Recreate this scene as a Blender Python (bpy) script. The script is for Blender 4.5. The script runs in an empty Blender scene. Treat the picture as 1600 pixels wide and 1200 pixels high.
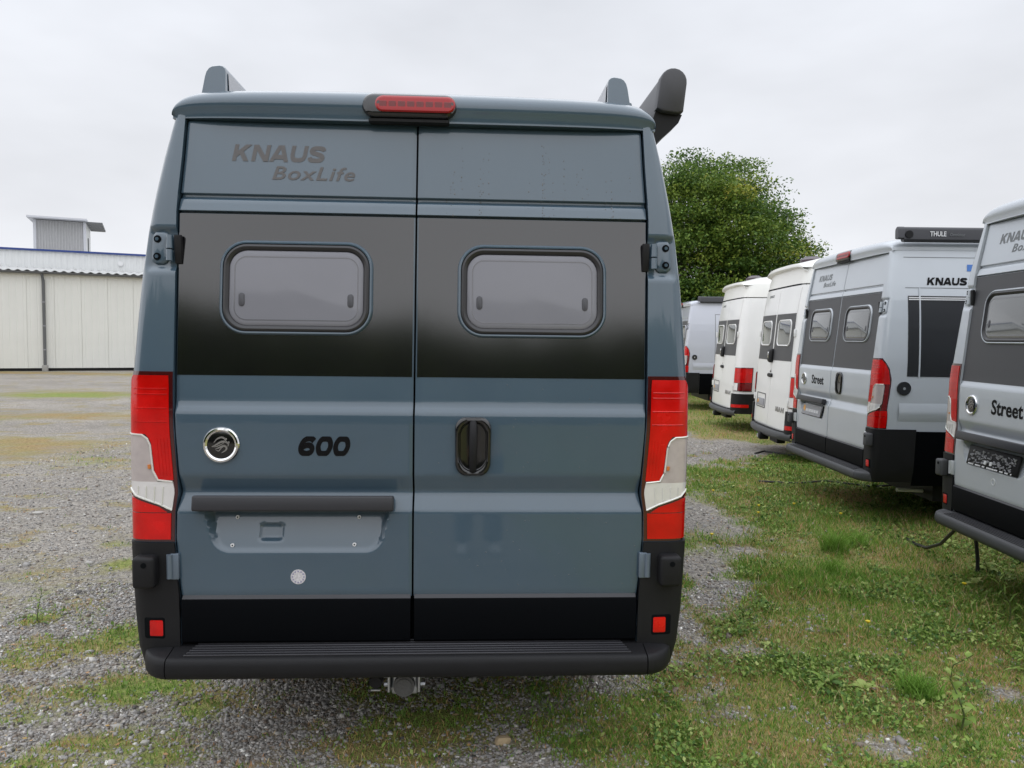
import bpy, bmesh, math, random
import numpy as np
from mathutils import Vector, Matrix
R = math.radians
rng = np.random.default_rng(7)
random.seed(7)
sc = bpy.context.scene
COL = sc.collection

# ------------------------------------------------------------------ camera
H = 1.65
pitch, roll = R(-3.4476), R(0.7204)
cam = bpy.data.cameras.new('camera')
cam.sensor_fit = 'HORIZONTAL'; cam.sensor_width = 36.0; cam.lens = 27.0
cam.clip_start = 0.05; cam.clip_end = 3000
camo = bpy.data.objects.new('camera', cam); COL.objects.link(camo)
fw = Vector((0, math.cos(pitch), math.sin(pitch))); u0 = Vector((0, -math.sin(pitch), math.cos(pitch))); r0 = Vector((1, 0, 0))
cr = r0*math.cos(roll)+u0*math.sin(roll); cu = -r0*math.sin(roll)+u0*math.cos(roll)
camo.matrix_world = Matrix(((cr.x, cu.x, -fw.x, 0), (cr.y, cu.y, -fw.y, 0), (cr.z, cu.z, -fw.z, H), (0, 0, 0, 1)))
sc.camera = camo

# ------------------------------------------------------------------ sky, sun, exposure
SUN_EL, SUN_ROT = R(66), R(218)
w = bpy.data.worlds.new('World'); sc.world = w; w.use_nodes = True
nt = w.node_tree; nt.nodes.clear()
N = lambda t: nt.nodes.new(t)
out = N('ShaderNodeOutputWorld'); bg = N('ShaderNodeBackground'); bg.inputs['Strength'].default_value = 0.1
sky = N('ShaderNodeTexSky'); sky.sky_type = 'NISHITA'; sky.sun_disc = False; sky.sun_elevation = SUN_EL; sky.sun_rotation = SUN_ROT
hs = N('ShaderNodeHueSaturation'); hs.inputs['Saturation'].default_value = 0.12
tc = N('ShaderNodeTexCoord'); sx = N('ShaderNodeSeparateXYZ')
nt.links.new(tc.outputs['Generated'], sx.inputs[0])
cr_ = N('ShaderNodeValToRGB'); el = cr_.color_ramp.elements          # overcast: a little brighter overhead
el[0].position = 0.0; el[0].color = (0.90, 0.915, 0.95, 1); el[1].position = 1.0; el[1].color = (1.46, 1.57, 1.74, 1)
e = cr_.color_ramp.elements.new(0.15); e.color = (0.86, 0.88, 0.93, 1)
e = cr_.color_ramp.elements.new(0.40); e.color = (0.82, 0.85, 0.915, 1)
nt.links.new(sx.outputs['Z'], cr_.inputs[0])
mp = N('ShaderNodeMapping'); mp.inputs['Scale'].default_value = (1.2, 1.2, 3.2)
nz = N('ShaderNodeTexNoise'); nz.inputs['Scale'].default_value = 2.2; nz.inputs['Detail'].default_value = 4; nz.inputs['Roughness'].default_value = .5
nt.links.new(tc.outputs['Generated'], mp.inputs[0]); nt.links.new(mp.outputs[0], nz.inputs[0])
mr = N('ShaderNodeMapRange'); mr.inputs[1].default_value = .3; mr.inputs[2].default_value = .7; mr.inputs[3].default_value = 8.6; mr.inputs[4].default_value = 10.6
nt.links.new(nz.outputs[0], mr.inputs[0])
vm = N('ShaderNodeVectorMath'); vm.operation = 'SCALE'
nt.links.new(cr_.outputs[0], vm.inputs[0]); nt.links.new(mr.outputs[0], vm.inputs['Scale'])
mx = N('ShaderNodeMixRGB'); mx.inputs[0].default_value = 0.9
nt.links.new(sky.outputs[0], hs.inputs['Color']); nt.links.new(hs.outputs[0], mx.inputs[1]); nt.links.new(vm.outputs[0], mx.inputs[2])
nt.links.new(mx.outputs[0], bg.inputs['Color']); nt.links.new(bg.outputs[0], out.inputs[0])
sl = bpy.data.lights.new('sun', 'SUN'); sl.energy = 1.5; sl.angle = R(150); sl.color = (1, .98, .96)
so = bpy.data.objects.new('sun', sl); COL.objects.link(so)
sdir = Vector((math.sin(SUN_ROT)*math.cos(SUN_EL), math.cos(SUN_ROT)*math.cos(SUN_EL), math.sin(SUN_EL)))
so.rotation_euler = sdir.to_track_quat('Z', 'Y').to_euler(); so.location = (0, 0, 30)
vs = sc.view_settings; vs.view_transform = 'Standard'; vs.look = 'None'; vs.exposure = 0.1; vs.gamma = 1.0; vs.use_curve_mapping = False
sc.cycles.use_denoising = True
sc.cycles.max_bounces = 6; sc.cycles.diffuse_bounces = 3; sc.cycles.glossy_bounces = 4

# ------------------------------------------------------------------ materials
def mat(name, col, rough=.5, metal=0., coat=0., coat_rough=.03, ior=1.5, spec=.5, vary=0., vscale=8., bump=0., bscale=60., trans=0., dust=0.):
    m = bpy.data.materials.new(name); m.use_nodes = True
    t = m.node_tree; b = t.nodes['Principled BSDF']
    b.inputs['Base Color'].default_value = (*col, 1); b.inputs['Roughness'].default_value = rough; b.inputs['Metallic'].default_value = metal
    b.inputs['Coat Weight'].default_value = coat; b.inputs['Coat Roughness'].default_value = coat_rough
    b.inputs['IOR'].default_value = ior; b.inputs['Specular IOR Level'].default_value = spec
    if trans: b.inputs['Transmission Weight'].default_value = trans
    if vary or bump:
        c = t.nodes.new('ShaderNodeTexCoord')
    if vary:
        n = t.nodes.new('ShaderNodeTexNoise'); n.inputs['Scale'].default_value = vscale; n.inputs['Detail'].default_value = 6
        t.links.new(c.outputs['Object'], n.inputs[0])
        r = t.nodes.new('ShaderNodeMapRange'); r.inputs[1].default_value = .25; r.inputs[2].default_value = .75
        r.inputs[3].default_value = 1-vary; r.inputs[4].default_value = 1+vary
        t.links.new(n.outputs[0], r.inputs[0])
        v = t.nodes.new('ShaderNodeVectorMath'); v.operation = 'SCALE'; v.inputs[0].default_value = col
        t.links.new(r.outputs[0], v.inputs['Scale']); t.links.new(v.outputs[0], b.inputs['Base Color'])
        r2 = t.nodes.new('ShaderNodeMapRange'); r2.inputs[1].default_value = .25; r2.inputs[2].default_value = .75
        r2.inputs[3].default_value = max(rough-.08*vary*5, .02); r2.inputs[4].default_value = min(rough+.08*vary*5, 1)
        t.links.new(n.outputs[0], r2.inputs[0]); t.links.new(r2.outputs[0], b.inputs['Roughness'])
    if dust:
        mpd = t.nodes.new('ShaderNodeMapping'); mpd.inputs['Scale'].default_value = (9, 3, 4); t.links.new(c.outputs['Object'], mpd.inputs[0])
        nd = t.nodes.new('ShaderNodeTexNoise'); nd.inputs['Scale'].default_value = 1.; nd.inputs['Detail'].default_value = 7; nd.inputs['Roughness'].default_value = .65; t.links.new(mpd.outputs[0], nd.inputs[0])
        nf = t.nodes.new('ShaderNodeTexNoise'); nf.inputs['Scale'].default_value = 220.; nf.inputs['Detail'].default_value = 2; t.links.new(c.outputs['Object'], nf.inputs[0])
        rd = t.nodes.new('ShaderNodeMapRange'); rd.inputs[1].default_value = .42; rd.inputs[2].default_value = .75; rd.inputs[4].default_value = dust; t.links.new(nd.outputs[0], rd.inputs[0])
        rf = t.nodes.new('ShaderNodeMapRange'); rf.inputs[1].default_value = .66; rf.inputs[2].default_value = .74; rf.inputs[4].default_value = dust*.8; t.links.new(nf.outputs[0], rf.inputs[0])
        ad_ = t.nodes.new('ShaderNodeMath'); ad_.operation = 'ADD'; t.links.new(rd.outputs[0], ad_.inputs[0]); t.links.new(rf.outputs[0], ad_.inputs[1])
        md = t.nodes.new('ShaderNodeMixRGB'); md.inputs[2].default_value = (.30, .29, .27, 1); t.links.new(ad_.outputs[0], md.inputs[0])
        t.links.new(b.inputs['Base Color'].links[0].from_socket, md.inputs[1]); t.links.new(md.outputs[0], b.inputs['Base Color'])
        cr2 = t.nodes.new('ShaderNodeMapRange'); cr2.inputs[1].default_value = 0; cr2.inputs[2].default_value = dust; cr2.inputs[3].default_value = coat_rough; cr2.inputs[4].default_value = coat_rough+.10; t.links.new(ad_.outputs[0], cr2.inputs[0]); t.links.new(cr2.outputs[0], b.inputs['Coat Roughness'])
    if bump:
        n2 = t.nodes.new('ShaderNodeTexNoise'); n2.inputs['Scale'].default_value = bscale; n2.inputs['Detail'].default_value = 3
        t.links.new(c.outputs['Object'], n2.inputs[0])
        bp = t.nodes.new('ShaderNodeBump'); bp.inputs['Strength'].default_value = bump; bp.inputs['Distance'].default_value = .01
        t.links.new(n2.outputs[0], bp.inputs['Height']); t.links.new(bp.outputs[0], b.inputs['Normal'])
        if coat: t.links.new(bp.outputs[0], b.inputs['Coat Normal'])
    return m

def attr_mat(name, attr, stops, rough=.7, spec=.3, trans=None):
    m = bpy.data.materials.new(name); m.use_nodes = True
    t = m.node_tree; b = t.nodes['Principled BSDF']; b.inputs['Roughness'].default_value = rough; b.inputs['Specular IOR Level'].default_value = spec
    a = t.nodes.new('ShaderNodeAttribute'); a.attribute_name = attr
    r = t.nodes.new('ShaderNodeValToRGB'); el = r.color_ramp.elements
    while len(el) < len(stops): el.new(.5)
    for k, (p, c) in enumerate(stops): el[k].position = p; el[k].color = (*c, 1)
    t.links.new(a.outputs['Fac'], r.inputs[0]); t.links.new(r.outputs[0], b.inputs['Base Color'])
    if trans:
        tr = t.nodes.new('ShaderNodeBsdfTranslucent'); mixs = t.nodes.new('ShaderNodeMixShader'); mixs.inputs[0].default_value = trans
        t.links.new(r.outputs[0], tr.inputs[0]); t.links.new(b.outputs[0], mixs.inputs[1]); t.links.new(tr.outputs[0], mixs.inputs[2])
        t.links.new(mixs.outputs[0], t.nodes['Material Output'].inputs[0])
    return m

M = dict(
    blue=mat('blue_grey_paint', (.051, .089, .126), .3, 0, 1, .02, ior=1.55, vary=.04, vscale=3, bump=.003, bscale=140, dust=.012),
    silver=mat('silver_grey_paint', (.50, .535, .575), .4, .1, 1, .04, vary=.03, vscale=3, dust=.03),
    lilac=mat('pale_silver_paint', (.52, .54, .61), .4, .1, 1, .04),
    white=mat('white_paint', (.82, .815, .80), .35, 0, .6, .08, vary=.04, vscale=2),
    capwhite=mat('white_roof_shell', (.81, .80, .76), .4, 0, .4, .1, vary=.06, vscale=2),
    vinyl=mat('black_vinyl', (.005, .0048, .006), .10, 0, 0, ior=1.88, bump=.006, bscale=300, vary=.01, vscale=5),
    greyvinyl=mat('dark_grey_vinyl', (.062, .062, .066), .45, 0, 0, vary=.05),
    clad=mat('black_cladding', (.002, .0025, .0035), .5, 0, 0, spec=.05, bump=.05, bscale=500),
    plastic=mat('black_plastic', (.0105, .0105, .012), .55, 0, 0, spec=.28, bump=.12, bscale=700, vary=.12, vscale=9),
    greyplastic=mat('grey_plastic', (.060, .062, .066), .55, 0, 0, bump=.08, bscale=600, vary=.08),
    bar=mat('dark_grey_bar', (.026, .026, .031), .42, 0, 0, bump=.05, bscale=500),
    rubber=mat('black_rubber', (.007, .007, .008), .5, spec=.3),
    gap=mat('dark_gap', (.003, .004, .005), .8, spec=.1),
    glossblack=mat('gloss_black', (.006, .006, .007), .12, 0, .6),
    seal=mat('window_rubber', (.03, .029, .032), .35, bump=.02, bscale=300),
    pane=mat('acrylic_pane', (.235, .235, .265), .10, 0, .22, .04, ior=1.4, spec=.3, vary=.05, vscale=3),
    panerim=mat('acrylic_rim', (.13, .13, .145), .12, 0, .8, .02),
    dpane=mat('dark_pane', (.10, .105, .105), .06, 0, .8, .02, ior=1.9),
    latch=mat('latch_grey', (.07, .07, .08), .4),
    housing=mat('lamp_housing', (.055, .004, .006), .12, 0, 1, .02),
    red=mat('red_lens', (.56, .0025, .002), .2, 0, .5, .02, vary=.30, vscale=9, spec=.3, bump=.05, bscale=160),
    brakered=mat('brake_lens_red', (.34, .004, .006), .2, 0, .4, .03, spec=.3),
    uclear=mat('upper_clear_lens', (.50, .44, .43), .18, .1, .8, .02, vary=.08, vscale=30, bump=.08, bscale=120),
    darkred=mat('deep_red_lens', (.16, .001, .002), .2, 0, .5, .02, vary=.3, vscale=14),
    clear=mat('clear_lens', (.80, .78, .78), .15, .25, .8, .02, vary=.05, vscale=24, bump=.06, bscale=120),
    lensrim=mat('lens_rim', (.75, .75, .70), .2, .2),
    amber=mat('amber_bulb', (.6, .2, .05), .3),
    chrome=mat('chrome', (.80, .80, .80), .06, 1.0),
    steel=mat('steel', (.50, .52, .54), .35, .9, vary=.1, vscale=20),
    emgrey=mat('emblem_grey', (.30, .29, .28), .3, .5),
    decalgrey=mat('decal_grey', (.105, .098, .098), .45),
    decalblack=mat('decal_black', (.004, .004, .005), .5, spec=.15),
    decallight=mat('decal_midgrey', (.16, .17, .175), .4),
    decalwhite=mat('decal_white', (.75, .75, .76), .5),
    orange=mat('decal_orange', (.75, .36, .06), .5),
    bluedecal=mat('decal_blue', (.05, .17, .50), .4),
    sticker=mat('sticker_print', (.62, .60, .62), .4, vary=.3, vscale=150),
    plategrey=mat('plate_grey', (.30, .30, .32), .4, vary=.1, vscale=20),
    cassette=mat('awning_grey', (.048, .049, .056), .38, .2, vary=.04),
    casscap=mat('awning_cap_grey', (.062, .062, .07), .5),
    finside=mat('pale_fin_side', (.52, .52, .54), .45),
    tyre=mat('tyre', (.015, .015, .016), .8, bump=.2, bscale=90),
    rim=mat('rim', (.35, .36, .37), .35, .8),
    wall=mat('cream_wall_panel', (.74, .74, .70), .55, vary=.03, vscale=1.5),
    wall2=mat('pale_wall_panel', (.70, .71, .71), .55, vary=.03, vscale=1.5),
    tower=mat('tower_panel', (.40, .40, .41), .6, vary=.05),
    towertrim=mat('tower_trim', (.55, .56, .60), .6),
    gutter=mat('gutter_grey', (.12, .125, .13), .5),
    roofsheet=mat('roof_sheet', (.45, .45, .44), .7, vary=.1),
    bluecap=mat('blue_capping', (.02, .05, .22), .45),
    concrete=mat('concrete', (.33, .32, .30), .85, vary=.12, vscale=12, bump=.2, bscale=40),
    bark=mat('bark', (.07, .055, .042), .9, vary=.25, vscale=6, bump=.5, bscale=20),
    rock=mat('tan_stone', (.47, .36, .22), .85, vary=.15, vscale=25, bump=.3, bscale=60),
    cable=mat('black_cable', (.012, .012, .013), .5),
    stem=mat('green_stem', (.10, .13, .04), .7),
    yellow=mat('yellow_petal', (.75, .55, .02), .6),
)
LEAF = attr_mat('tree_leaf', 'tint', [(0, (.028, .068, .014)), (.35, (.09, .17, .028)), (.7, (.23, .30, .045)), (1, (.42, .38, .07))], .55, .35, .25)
WEED = attr_mat('weed_leaf', 'tint', [(0, (.06, .14, .025)), (.5, (.23, .34, .065)), (1, (.46, .52, .18))], .6, .3, .2)
GRASS = attr_mat('grass_blade', 'tint', [(0, (.075, .19, .03)), (.4, (.22, .38, .06)), (.62, (.44, .46, .11)), (.82, (.50, .26, .13)), (1, (.64, .50, .30))], .75, .2, .2)
GRAVEL = attr_mat('gravel_stone', 'tint', [(0, (.11, .105, .10)), (.2, (.24, .19, .15)), (.35, (.30, .29, .28)), (.6, (.36, .34, .32)), (.85, (.52, .49, .46)), (1, (.80, .78, .73))], .85, .25)

# ------------------------------------------------------------------ object helpers
def link(o, parent=None):
    COL.objects.link(o)
    if parent is not None: o.parent = parent
    return o

def tag(o, label=None, cat=None, group=None, kind=None):
    if label: o['label'] = label
    if cat: o['category'] = cat
    if group: o['group'] = group
    if kind: o['kind'] = kind
    return o

def empty(name, loc, rz=0., label=None, cat=None, group=None):
    o = bpy.data.objects.new(name, None); o.location = loc; o.rotation_euler = (0, 0, rz); o.empty_display_size = .2
    link(o); return tag(o, label, cat, group)

class MB:
    """collects geometry and links it as ONE mesh object"""
    def __init__(s): s.V = []; s.F = []; s.I = []
    def add(s, V, F, mi=0):
        k = len(s.V); s.V.extend([tuple(map(float, v)) for v in V]); s.F.extend([tuple(int(i)+k for i in f) for f in F]); s.I.extend([mi]*len(F)); return s
    def grid(s, G, mi=0, flip=False, wrap=False):
        G = np.asarray(G, float); a, b = G.shape[:2]; F = []
        for i in range(a-1):
            for j in range(b if wrap else b-1):
                j2 = (j+1) % b
                q = (i*b+j, i*b+j2, (i+1)*b+j2, (i+1)*b+j)
                F.append(q[::-1] if flip else q)
        return s.add(G.reshape(-1, 3), F, mi)
    def box(s, c, d, bev=0., seg=2, rot=None, mi=0):
        bm = bmesh.new(); bmesh.ops.create_cube(bm, size=1)
        for v in bm.verts: v.co = Vector((v.co.x*d[0], v.co.y*d[1], v.co.z*d[2]))
        if bev > 0: bmesh.ops.bevel(bm, geom=list(bm.edges), offset=bev, segments=seg, affect='EDGES', profile=.5)
        mt = Matrix.Translation(c) @ (rot.to_4x4() if rot is not None else Matrix())
        bm.verts.index_update()
        s.add([mt @ v.co for v in bm.verts], [[v.index for v in f.verts] for f in bm.faces], mi); bm.free(); return s
    def prism(s, poly, a, b, axis='y', mi=0):
        """poly = 2-D outline; extruded from a to b along axis (x: poly is (y,z); y: (x,z); z: (x,y))"""
        n = len(poly)
        P = {'x': lambda p, t: (t, p[0], p[1]), 'y': lambda p, t: (p[0], t, p[1]), 'z': lambda p, t: (p[0], p[1], t)}[axis]
        V = [P(p, a) for p in poly]+[P(p, b) for p in poly]
        F = [tuple(range(n)), tuple(range(2*n-1, n-1, -1))]+[(i, i+n, (i+1) % n+n, (i+1) % n) for i in range(n)]
        return s.add(V, F, mi)
    def tube(s, pts, r, n=8, mi=0, caps=True):
        pts = [Vector(p) for p in pts]; rs = r if hasattr(r, '__len__') else [r]*len(pts); rings = []
        up = Vector((0, 0, 1))
        for i, p in enumerate(pts):
            d = (pts[min(i+1, len(pts)-1)]-pts[max(i-1, 0)]).normalized()
            a = d.cross(up if abs(d.z) < .95 else Vector((1, 0, 0))).normalized(); b = d.cross(a)
            rings.append([p+(a*math.cos(t)+b*math.sin(t))*rs[i] for t in np.linspace(0, 2*math.pi, n, endpoint=False)])
        k = len(s.V); s.grid([[tuple(v) for v in q] for q in rings], mi, wrap=True)
        if caps:
            m = len(pts)-1
            s.F += [tuple(k+j for j in range(n))[::-1], tuple(k+m*n+j for j in range(n))]; s.I += [mi, mi]
        return s
    def cyl(s, c, axis, r, l, n=20, mi=0):
        c = Vector(c); ax = Vector(axis).normalized()
        return s.tube([c-ax*l/2, c+ax*l/2], r, n, mi)
    def loft(s, rings, mi=0, cap=True, capstart=False, flip=False):
        k = len(s.V); n = len(rings[0]); s.grid(rings, mi, wrap=True, flip=flip)
        if cap: f = tuple(k+(len(rings)-1)*n+j for j in range(n)); s.F.append(f[::-1] if flip else f); s.I.append(mi)
        if capstart: f = tuple(k+j for j in range(n)); s.F.append(f if flip else f[::-1]); s.I.append(mi)
        return s
    def build(s, name, mats, parent=None, smooth=True, angle=38, label=None, kind=None):
        me = bpy.data.meshes.new(name); me.from_pydata(s.V, [], s.F)
        mats = mats if isinstance(mats, (list, tuple)) else [mats]
        for m in mats: me.materials.append(m)
        if len(mats) > 1: me.polygons.foreach_set('material_index', s.I)
        bm = bmesh.new(); bm.from_mesh(me); bmesh.ops.recalc_face_normals(bm, faces=bm.faces); bm.to_mesh(me); bm.free()
        if smooth:
            me.polygons.foreach_set('use_smooth', [True]*len(me.polygons)); me.set_sharp_from_angle(angle=R(angle))
        me.update(); o = bpy.data.objects.new(name, me); link(o, parent)
        return tag(o, label, kind=kind)

def fast_mesh(name, V, faces_n, idx, mats, parent=None, attrs=None, smooth=False, mi=None):
    """V (n,3); idx flat loop indices; faces_n = corner count(s) per face"""
    me = bpy.data.meshes.new(name); V = np.asarray(V, np.float32); idx = np.asarray(idx, np.int32).ravel()
    me.vertices.add(len(V)); me.vertices.foreach_set('co', V.ravel())
    fn = np.full(len(idx)//faces_n, faces_n) if np.isscalar(faces_n) else np.asarray(faces_n)
    me.loops.add(len(idx)); me.loops.foreach_set('vertex_index', idx)
    me.polygons.add(len(fn)); st = np.concatenate([[0], np.cumsum(fn)[:-1]]).astype(np.int32); me.polygons.foreach_set('loop_start', st)
    for m in (mats if isinstance(mats, list) else [mats]): me.materials.append(m)
    if mi is not None: me.polygons.foreach_set('material_index', np.asarray(mi, np.int32))
    me.update(calc_edges=True)
    if smooth: me.polygons.foreach_set('use_smooth', np.ones(len(fn), bool))
    for k, a in (attrs or {}).items():
        at = me.attributes.new(k, 'FLOAT', 'POINT'); at.data.foreach_set('value', np.asarray(a, np.float32))
    o = bpy.data.objects.new(name, me); return link(o, parent)

def rrect(cx, cz, w_, h_, r, n=6):
    P = []; r = min(r, w_/2-1e-4, h_/2-1e-4)
    for qx, qz, a0 in ((1, 1, 0), (-1, 1, 90), (-1, -1, 180), (1, -1, 270)):
        for a in np.linspace(a0, a0+90, n):
            P.append((cx+qx*(w_/2-r)+r*math.cos(R(a)), cz+qz*(h_/2-r)+r*math.sin(R(a))))
    return P

def ring_loft(mb, cx, cz, w_, h_, r, steps, yf, cap=True, n=7, mi=0):
    rings = []
    for ins, off in steps:
        rings.append([(x, yf(x, z)+off, z) for x, z in rrect(cx, cz, w_-2*ins, h_-2*ins, max(r-ins, .002), n)])
    return mb.loft(rings, mi, cap=cap)

def smooth01(t): t = np.clip(t, 0, 1); return t*t*(3-2*t)

_fontcache = {}
def text_mesh(txt, bold=.03, shear=0., spacing=1.):
    key = (txt, bold, shear, spacing)
    if key in _fontcache: return _fontcache[key]
    cu = bpy.data.curves.new('lettering', 'FONT'); cu.body = txt; cu.size = 1; cu.offset = bold; cu.shear = shear; cu.space_character = spacing; cu.extrude = .004; cu.resolution_u = 3
    o = bpy.data.objects.new('lettering', cu); COL.objects.link(o); bpy.context.view_layer.update()
    me = bpy.data.meshes.new_from_object(o.evaluated_get(bpy.context.evaluated_depsgraph_get()))
    V = np.array([v.co[:] for v in me.vertices]); F = [tuple(p.vertices) for p in me.polygons]
    bpy.data.objects.remove(o); bpy.data.curves.remove(cu); bpy.data.meshes.remove(me)
    V[:, :2] -= V[:, :2].min(0); V[:, :2] /= V[:, :2].max(0); V[:, 2] = (V[:, 2]-V[:, 2].min())/(np.ptp(V[:, 2])+1e-9)
    _fontcache[key] = (V, F); return V, F

def lettering(txt, x0, x1, z0, z1, yf, m, parent, bold=.03, shear=0., spacing=1., th=.0012, name='lettering', skew=0.):
    V, F = text_mesh(txt, bold, shear, spacing); P = []
    for a, b, c in V:
        x = x0+(x1-x0)*a; z = z0+(z1-z0)*b+skew*(a-.5)
        P.append((x, yf(x, z)-.0006-th*c, z))
    return MB().add(P, F).build(name, m, parent, smooth=False)

def ribbon(path, t, closed=False):
    P = np.array(path, float); n = len(P); Lr = []
    for i in range(n):
        a = P[(i-1) % n] if closed or i > 0 else P[i]; c = P[(i+1) % n] if closed or i < n-1 else P[i]
        d1 = P[i]-a; d2 = c-P[i]; d1 = d1/(np.linalg.norm(d1)+1e-9); d2 = d2/(np.linalg.norm(d2)+1e-9)
        if np.linalg.norm(d1) < .5: d1 = d2
        if np.linalg.norm(d2) < .5: d2 = d1
        m_ = d1+d2; m_ /= np.linalg.norm(m_); nn = np.array([-m_[1], m_[0]]); k = t/2/max(abs(np.dot(nn, [-d1[1], d1[0]])), .5)
        Lr.append((P[i]+nn*k, P[i]-nn*k))
    Q = [[Lr[i][0], Lr[i][1], Lr[(i+1) % n][1], Lr[(i+1) % n][0]] for i in range(n if closed else n-1)]
    return Q
def clip01(poly):
    for z0, sg in ((0., 1), (1., -1)):
        o = []
        for a, b in zip(poly, poly[1:]+poly[:1]):
            ia, ib = (a[1]-z0)*sg >= 0, (b[1]-z0)*sg >= 0
            if ia: o.append(a)
            if ia != ib: f = (z0-a[1])/(b[1]-a[1]); o.append(np.array(a)+(np.array(b)-np.array(a))*f)
        poly = o
        if not poly: return []
    return poly
def spl(P, n=5):
    P = [np.array(p, float) for p in P]; o = []
    for i in range(len(P)-1):
        a, b, c, d = P[max(i-1, 0)], P[i], P[i+1], P[min(i+2, len(P)-1)]
        for t in np.linspace(0, 1, n, endpoint=False): o.append(.5*((2*b)+(c-a)*t+(2*a-5*b+4*c-d)*t*t+(3*b-a-3*c+d)*t**3))
    return o+[P[-1]]
HEAVY = {
    'K': (1.18, [([(.13, 0), (.13, 1)], 0), ([(.16, .34), (1.12, 1.16)], 0), ([(.42, .66), (1.04, -.14)], 0)]),
    'N': (1.14, [([(.13, 0), (.13, 1)], 0), ([(1.0, 0), (1.0, 1)], 0), ([(.06, 1.1), (1.07, -.1)], 0)]),
    'A': (1.22, [([(.06, -.1), (.58, 1.06)], 0), ([(1.14, -.1), (.62, 1.06)], 0), ([(.26, .29), (.94, .29)], 0)]),
    'U': (1.12, [(spl([(.13, 1), (.13, .62), (.14, .38), (.24, .19), (.55, .115), (.86, .19), (.96, .38), (.97, .62), (.97, 1)]), 0)]),
    'S': (1.10, [(spl([(.98, .70), (.90, .83), (.55, .885), (.22, .82), (.15, .70), (.24, .60), (.55, .52), (.86, .42), (.96, .29), (.86, .16), (.52, .115), (.18, .17), (.10, .32)]), 0)]),
    '0': (.98, [(spl([(.45, .885), (.70, .82), (.83, .5), (.70, .18), (.45, .115), (.20, .18), (.07, .5), (.20, .82), (.45, .885)])[:-1], 1)]),
    '6': (.98, [(spl([(.84, .76), (.70, .86), (.47, .885), (.22, .78), (.08, .5), (.16, .22), (.45, .115), (.74, .19), (.80, .35), (.70, .50), (.47, .55), (.24, .47), (.12, .36)]), 0)]),
}
def heavy_quads(txt, x0, x1, z0, z1, t=.24, shear=.2, gap=.10):
    x = 0; out = []
    for ch in txt:
        wd, paths = HEAVY[ch]
        for k, (pth, cl) in enumerate(paths):
            for j, q in enumerate(ribbon(pth, t*(1.15 if ch in '06' else 1.), bool(cl))):
                q = clip01([np.array(v) for v in q])
                if len(q) > 2: out.append([(v[0]+x+shear*v[1], v[1], k*3+(j % 2)) for v in q])
        x += wd+gap
    mx = max(v[0] for q in out for v in q); mn = min(v[0] for q in out for v in q)
    return [[(x0+(x1-x0)*(a-mn)/(mx-mn), z0+(z1-z0)*b, c) for a, b, c in q] for q in out]
def heavy(txt, x0, x1, z0, z1, yf, m, parent, t=.265, shear=.2):
    q = MB()
    for poly in heavy_quads(txt, x0, x1, z0, z1, t, shear): q.add([(x, yf(x, z)-.0012-.00012*c, z) for x, z, c in poly], [tuple(range(len(poly)))])
    return q.build('lettering', m, parent, smooth=False, kind='stuff')

# ------------------------------------------------------------------ the panel van (rear end measured from the photograph)
YO_Z = [-1, .691, .898, 1.394, 1.5, 2.092, 2.163, 2.441, 3.0]; YO_Y = [0, 0, .003, .019, .029, .086, .095, .14, .25]
yo = lambda z: np.interp(z, YO_Z, YO_Y)
PROF = [(.685, .004), (.705, .0), (1.004, -.002), (1.064, .026), (1.078, .027), (1.128, .005), (1.142, .001), (1.364, .0), (1.396, .016), (1.5, .017), (2.0935, .018),
        (2.096, .032), (2.1005, .032), (2.103, .010), (2.146, .020), (2.154, .034), (2.164, .034), (2.169, .019), (2.438, .018), (2.446, .024)]
def soften(P, d):
    Q = [P[0]]
    for a, b, c in zip(P, P[1:], P[2:]):
        la = math.dist(a, b); lc = math.dist(b, c); da = min(d, la*.3); dc = min(d, lc*.3)
        Q += [(b[0]+(a[0]-b[0])*da/la, b[1]+(a[1]-b[1])*da/la), (b[0]+(c[0]-b[0])*dc/lc, b[1]+(c[1]-b[1])*dc/lc)]
    return Q+[P[-1]]
PROF2 = [p for p in soften(soften([q for q in PROF if q[0] < 2.094], .007), .003)]+[p for p in soften([q for q in PROF if q[0] > 2.09], .0016) if p[0] > 2.094]
PZ, PY = [p[0] for p in PROF2], [p[1] for p in PROF2]
ydoor = lambda z: float(yo(z)+np.interp(z, PZ, PY))
YD = lambda x, z: ydoor(z)
XE = lambda z: float(np.interp(z, [.5, .69, .75, .9, 1.0, 1.07, 1.13, 1.3, 1.4, 1.5, 2.1, 2.17, 2.3, 2.45], [.838, .840, .846, .857, .855, .845, .848, .862, .864, .866, .869, .866, .858, .852]))
WZ = lambda z: float(np.interp(z, [.40, .5, .62, .86, 1.2, 1.5, 1.7, 1.86, 2.02, 2.17, 2.31, 2.42, 2.47], [.972, 1.0, 1.012, 1.024, 1.031, 1.032, 1.021, 1.009, .991, .967, .942, .916, .903]))

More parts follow.
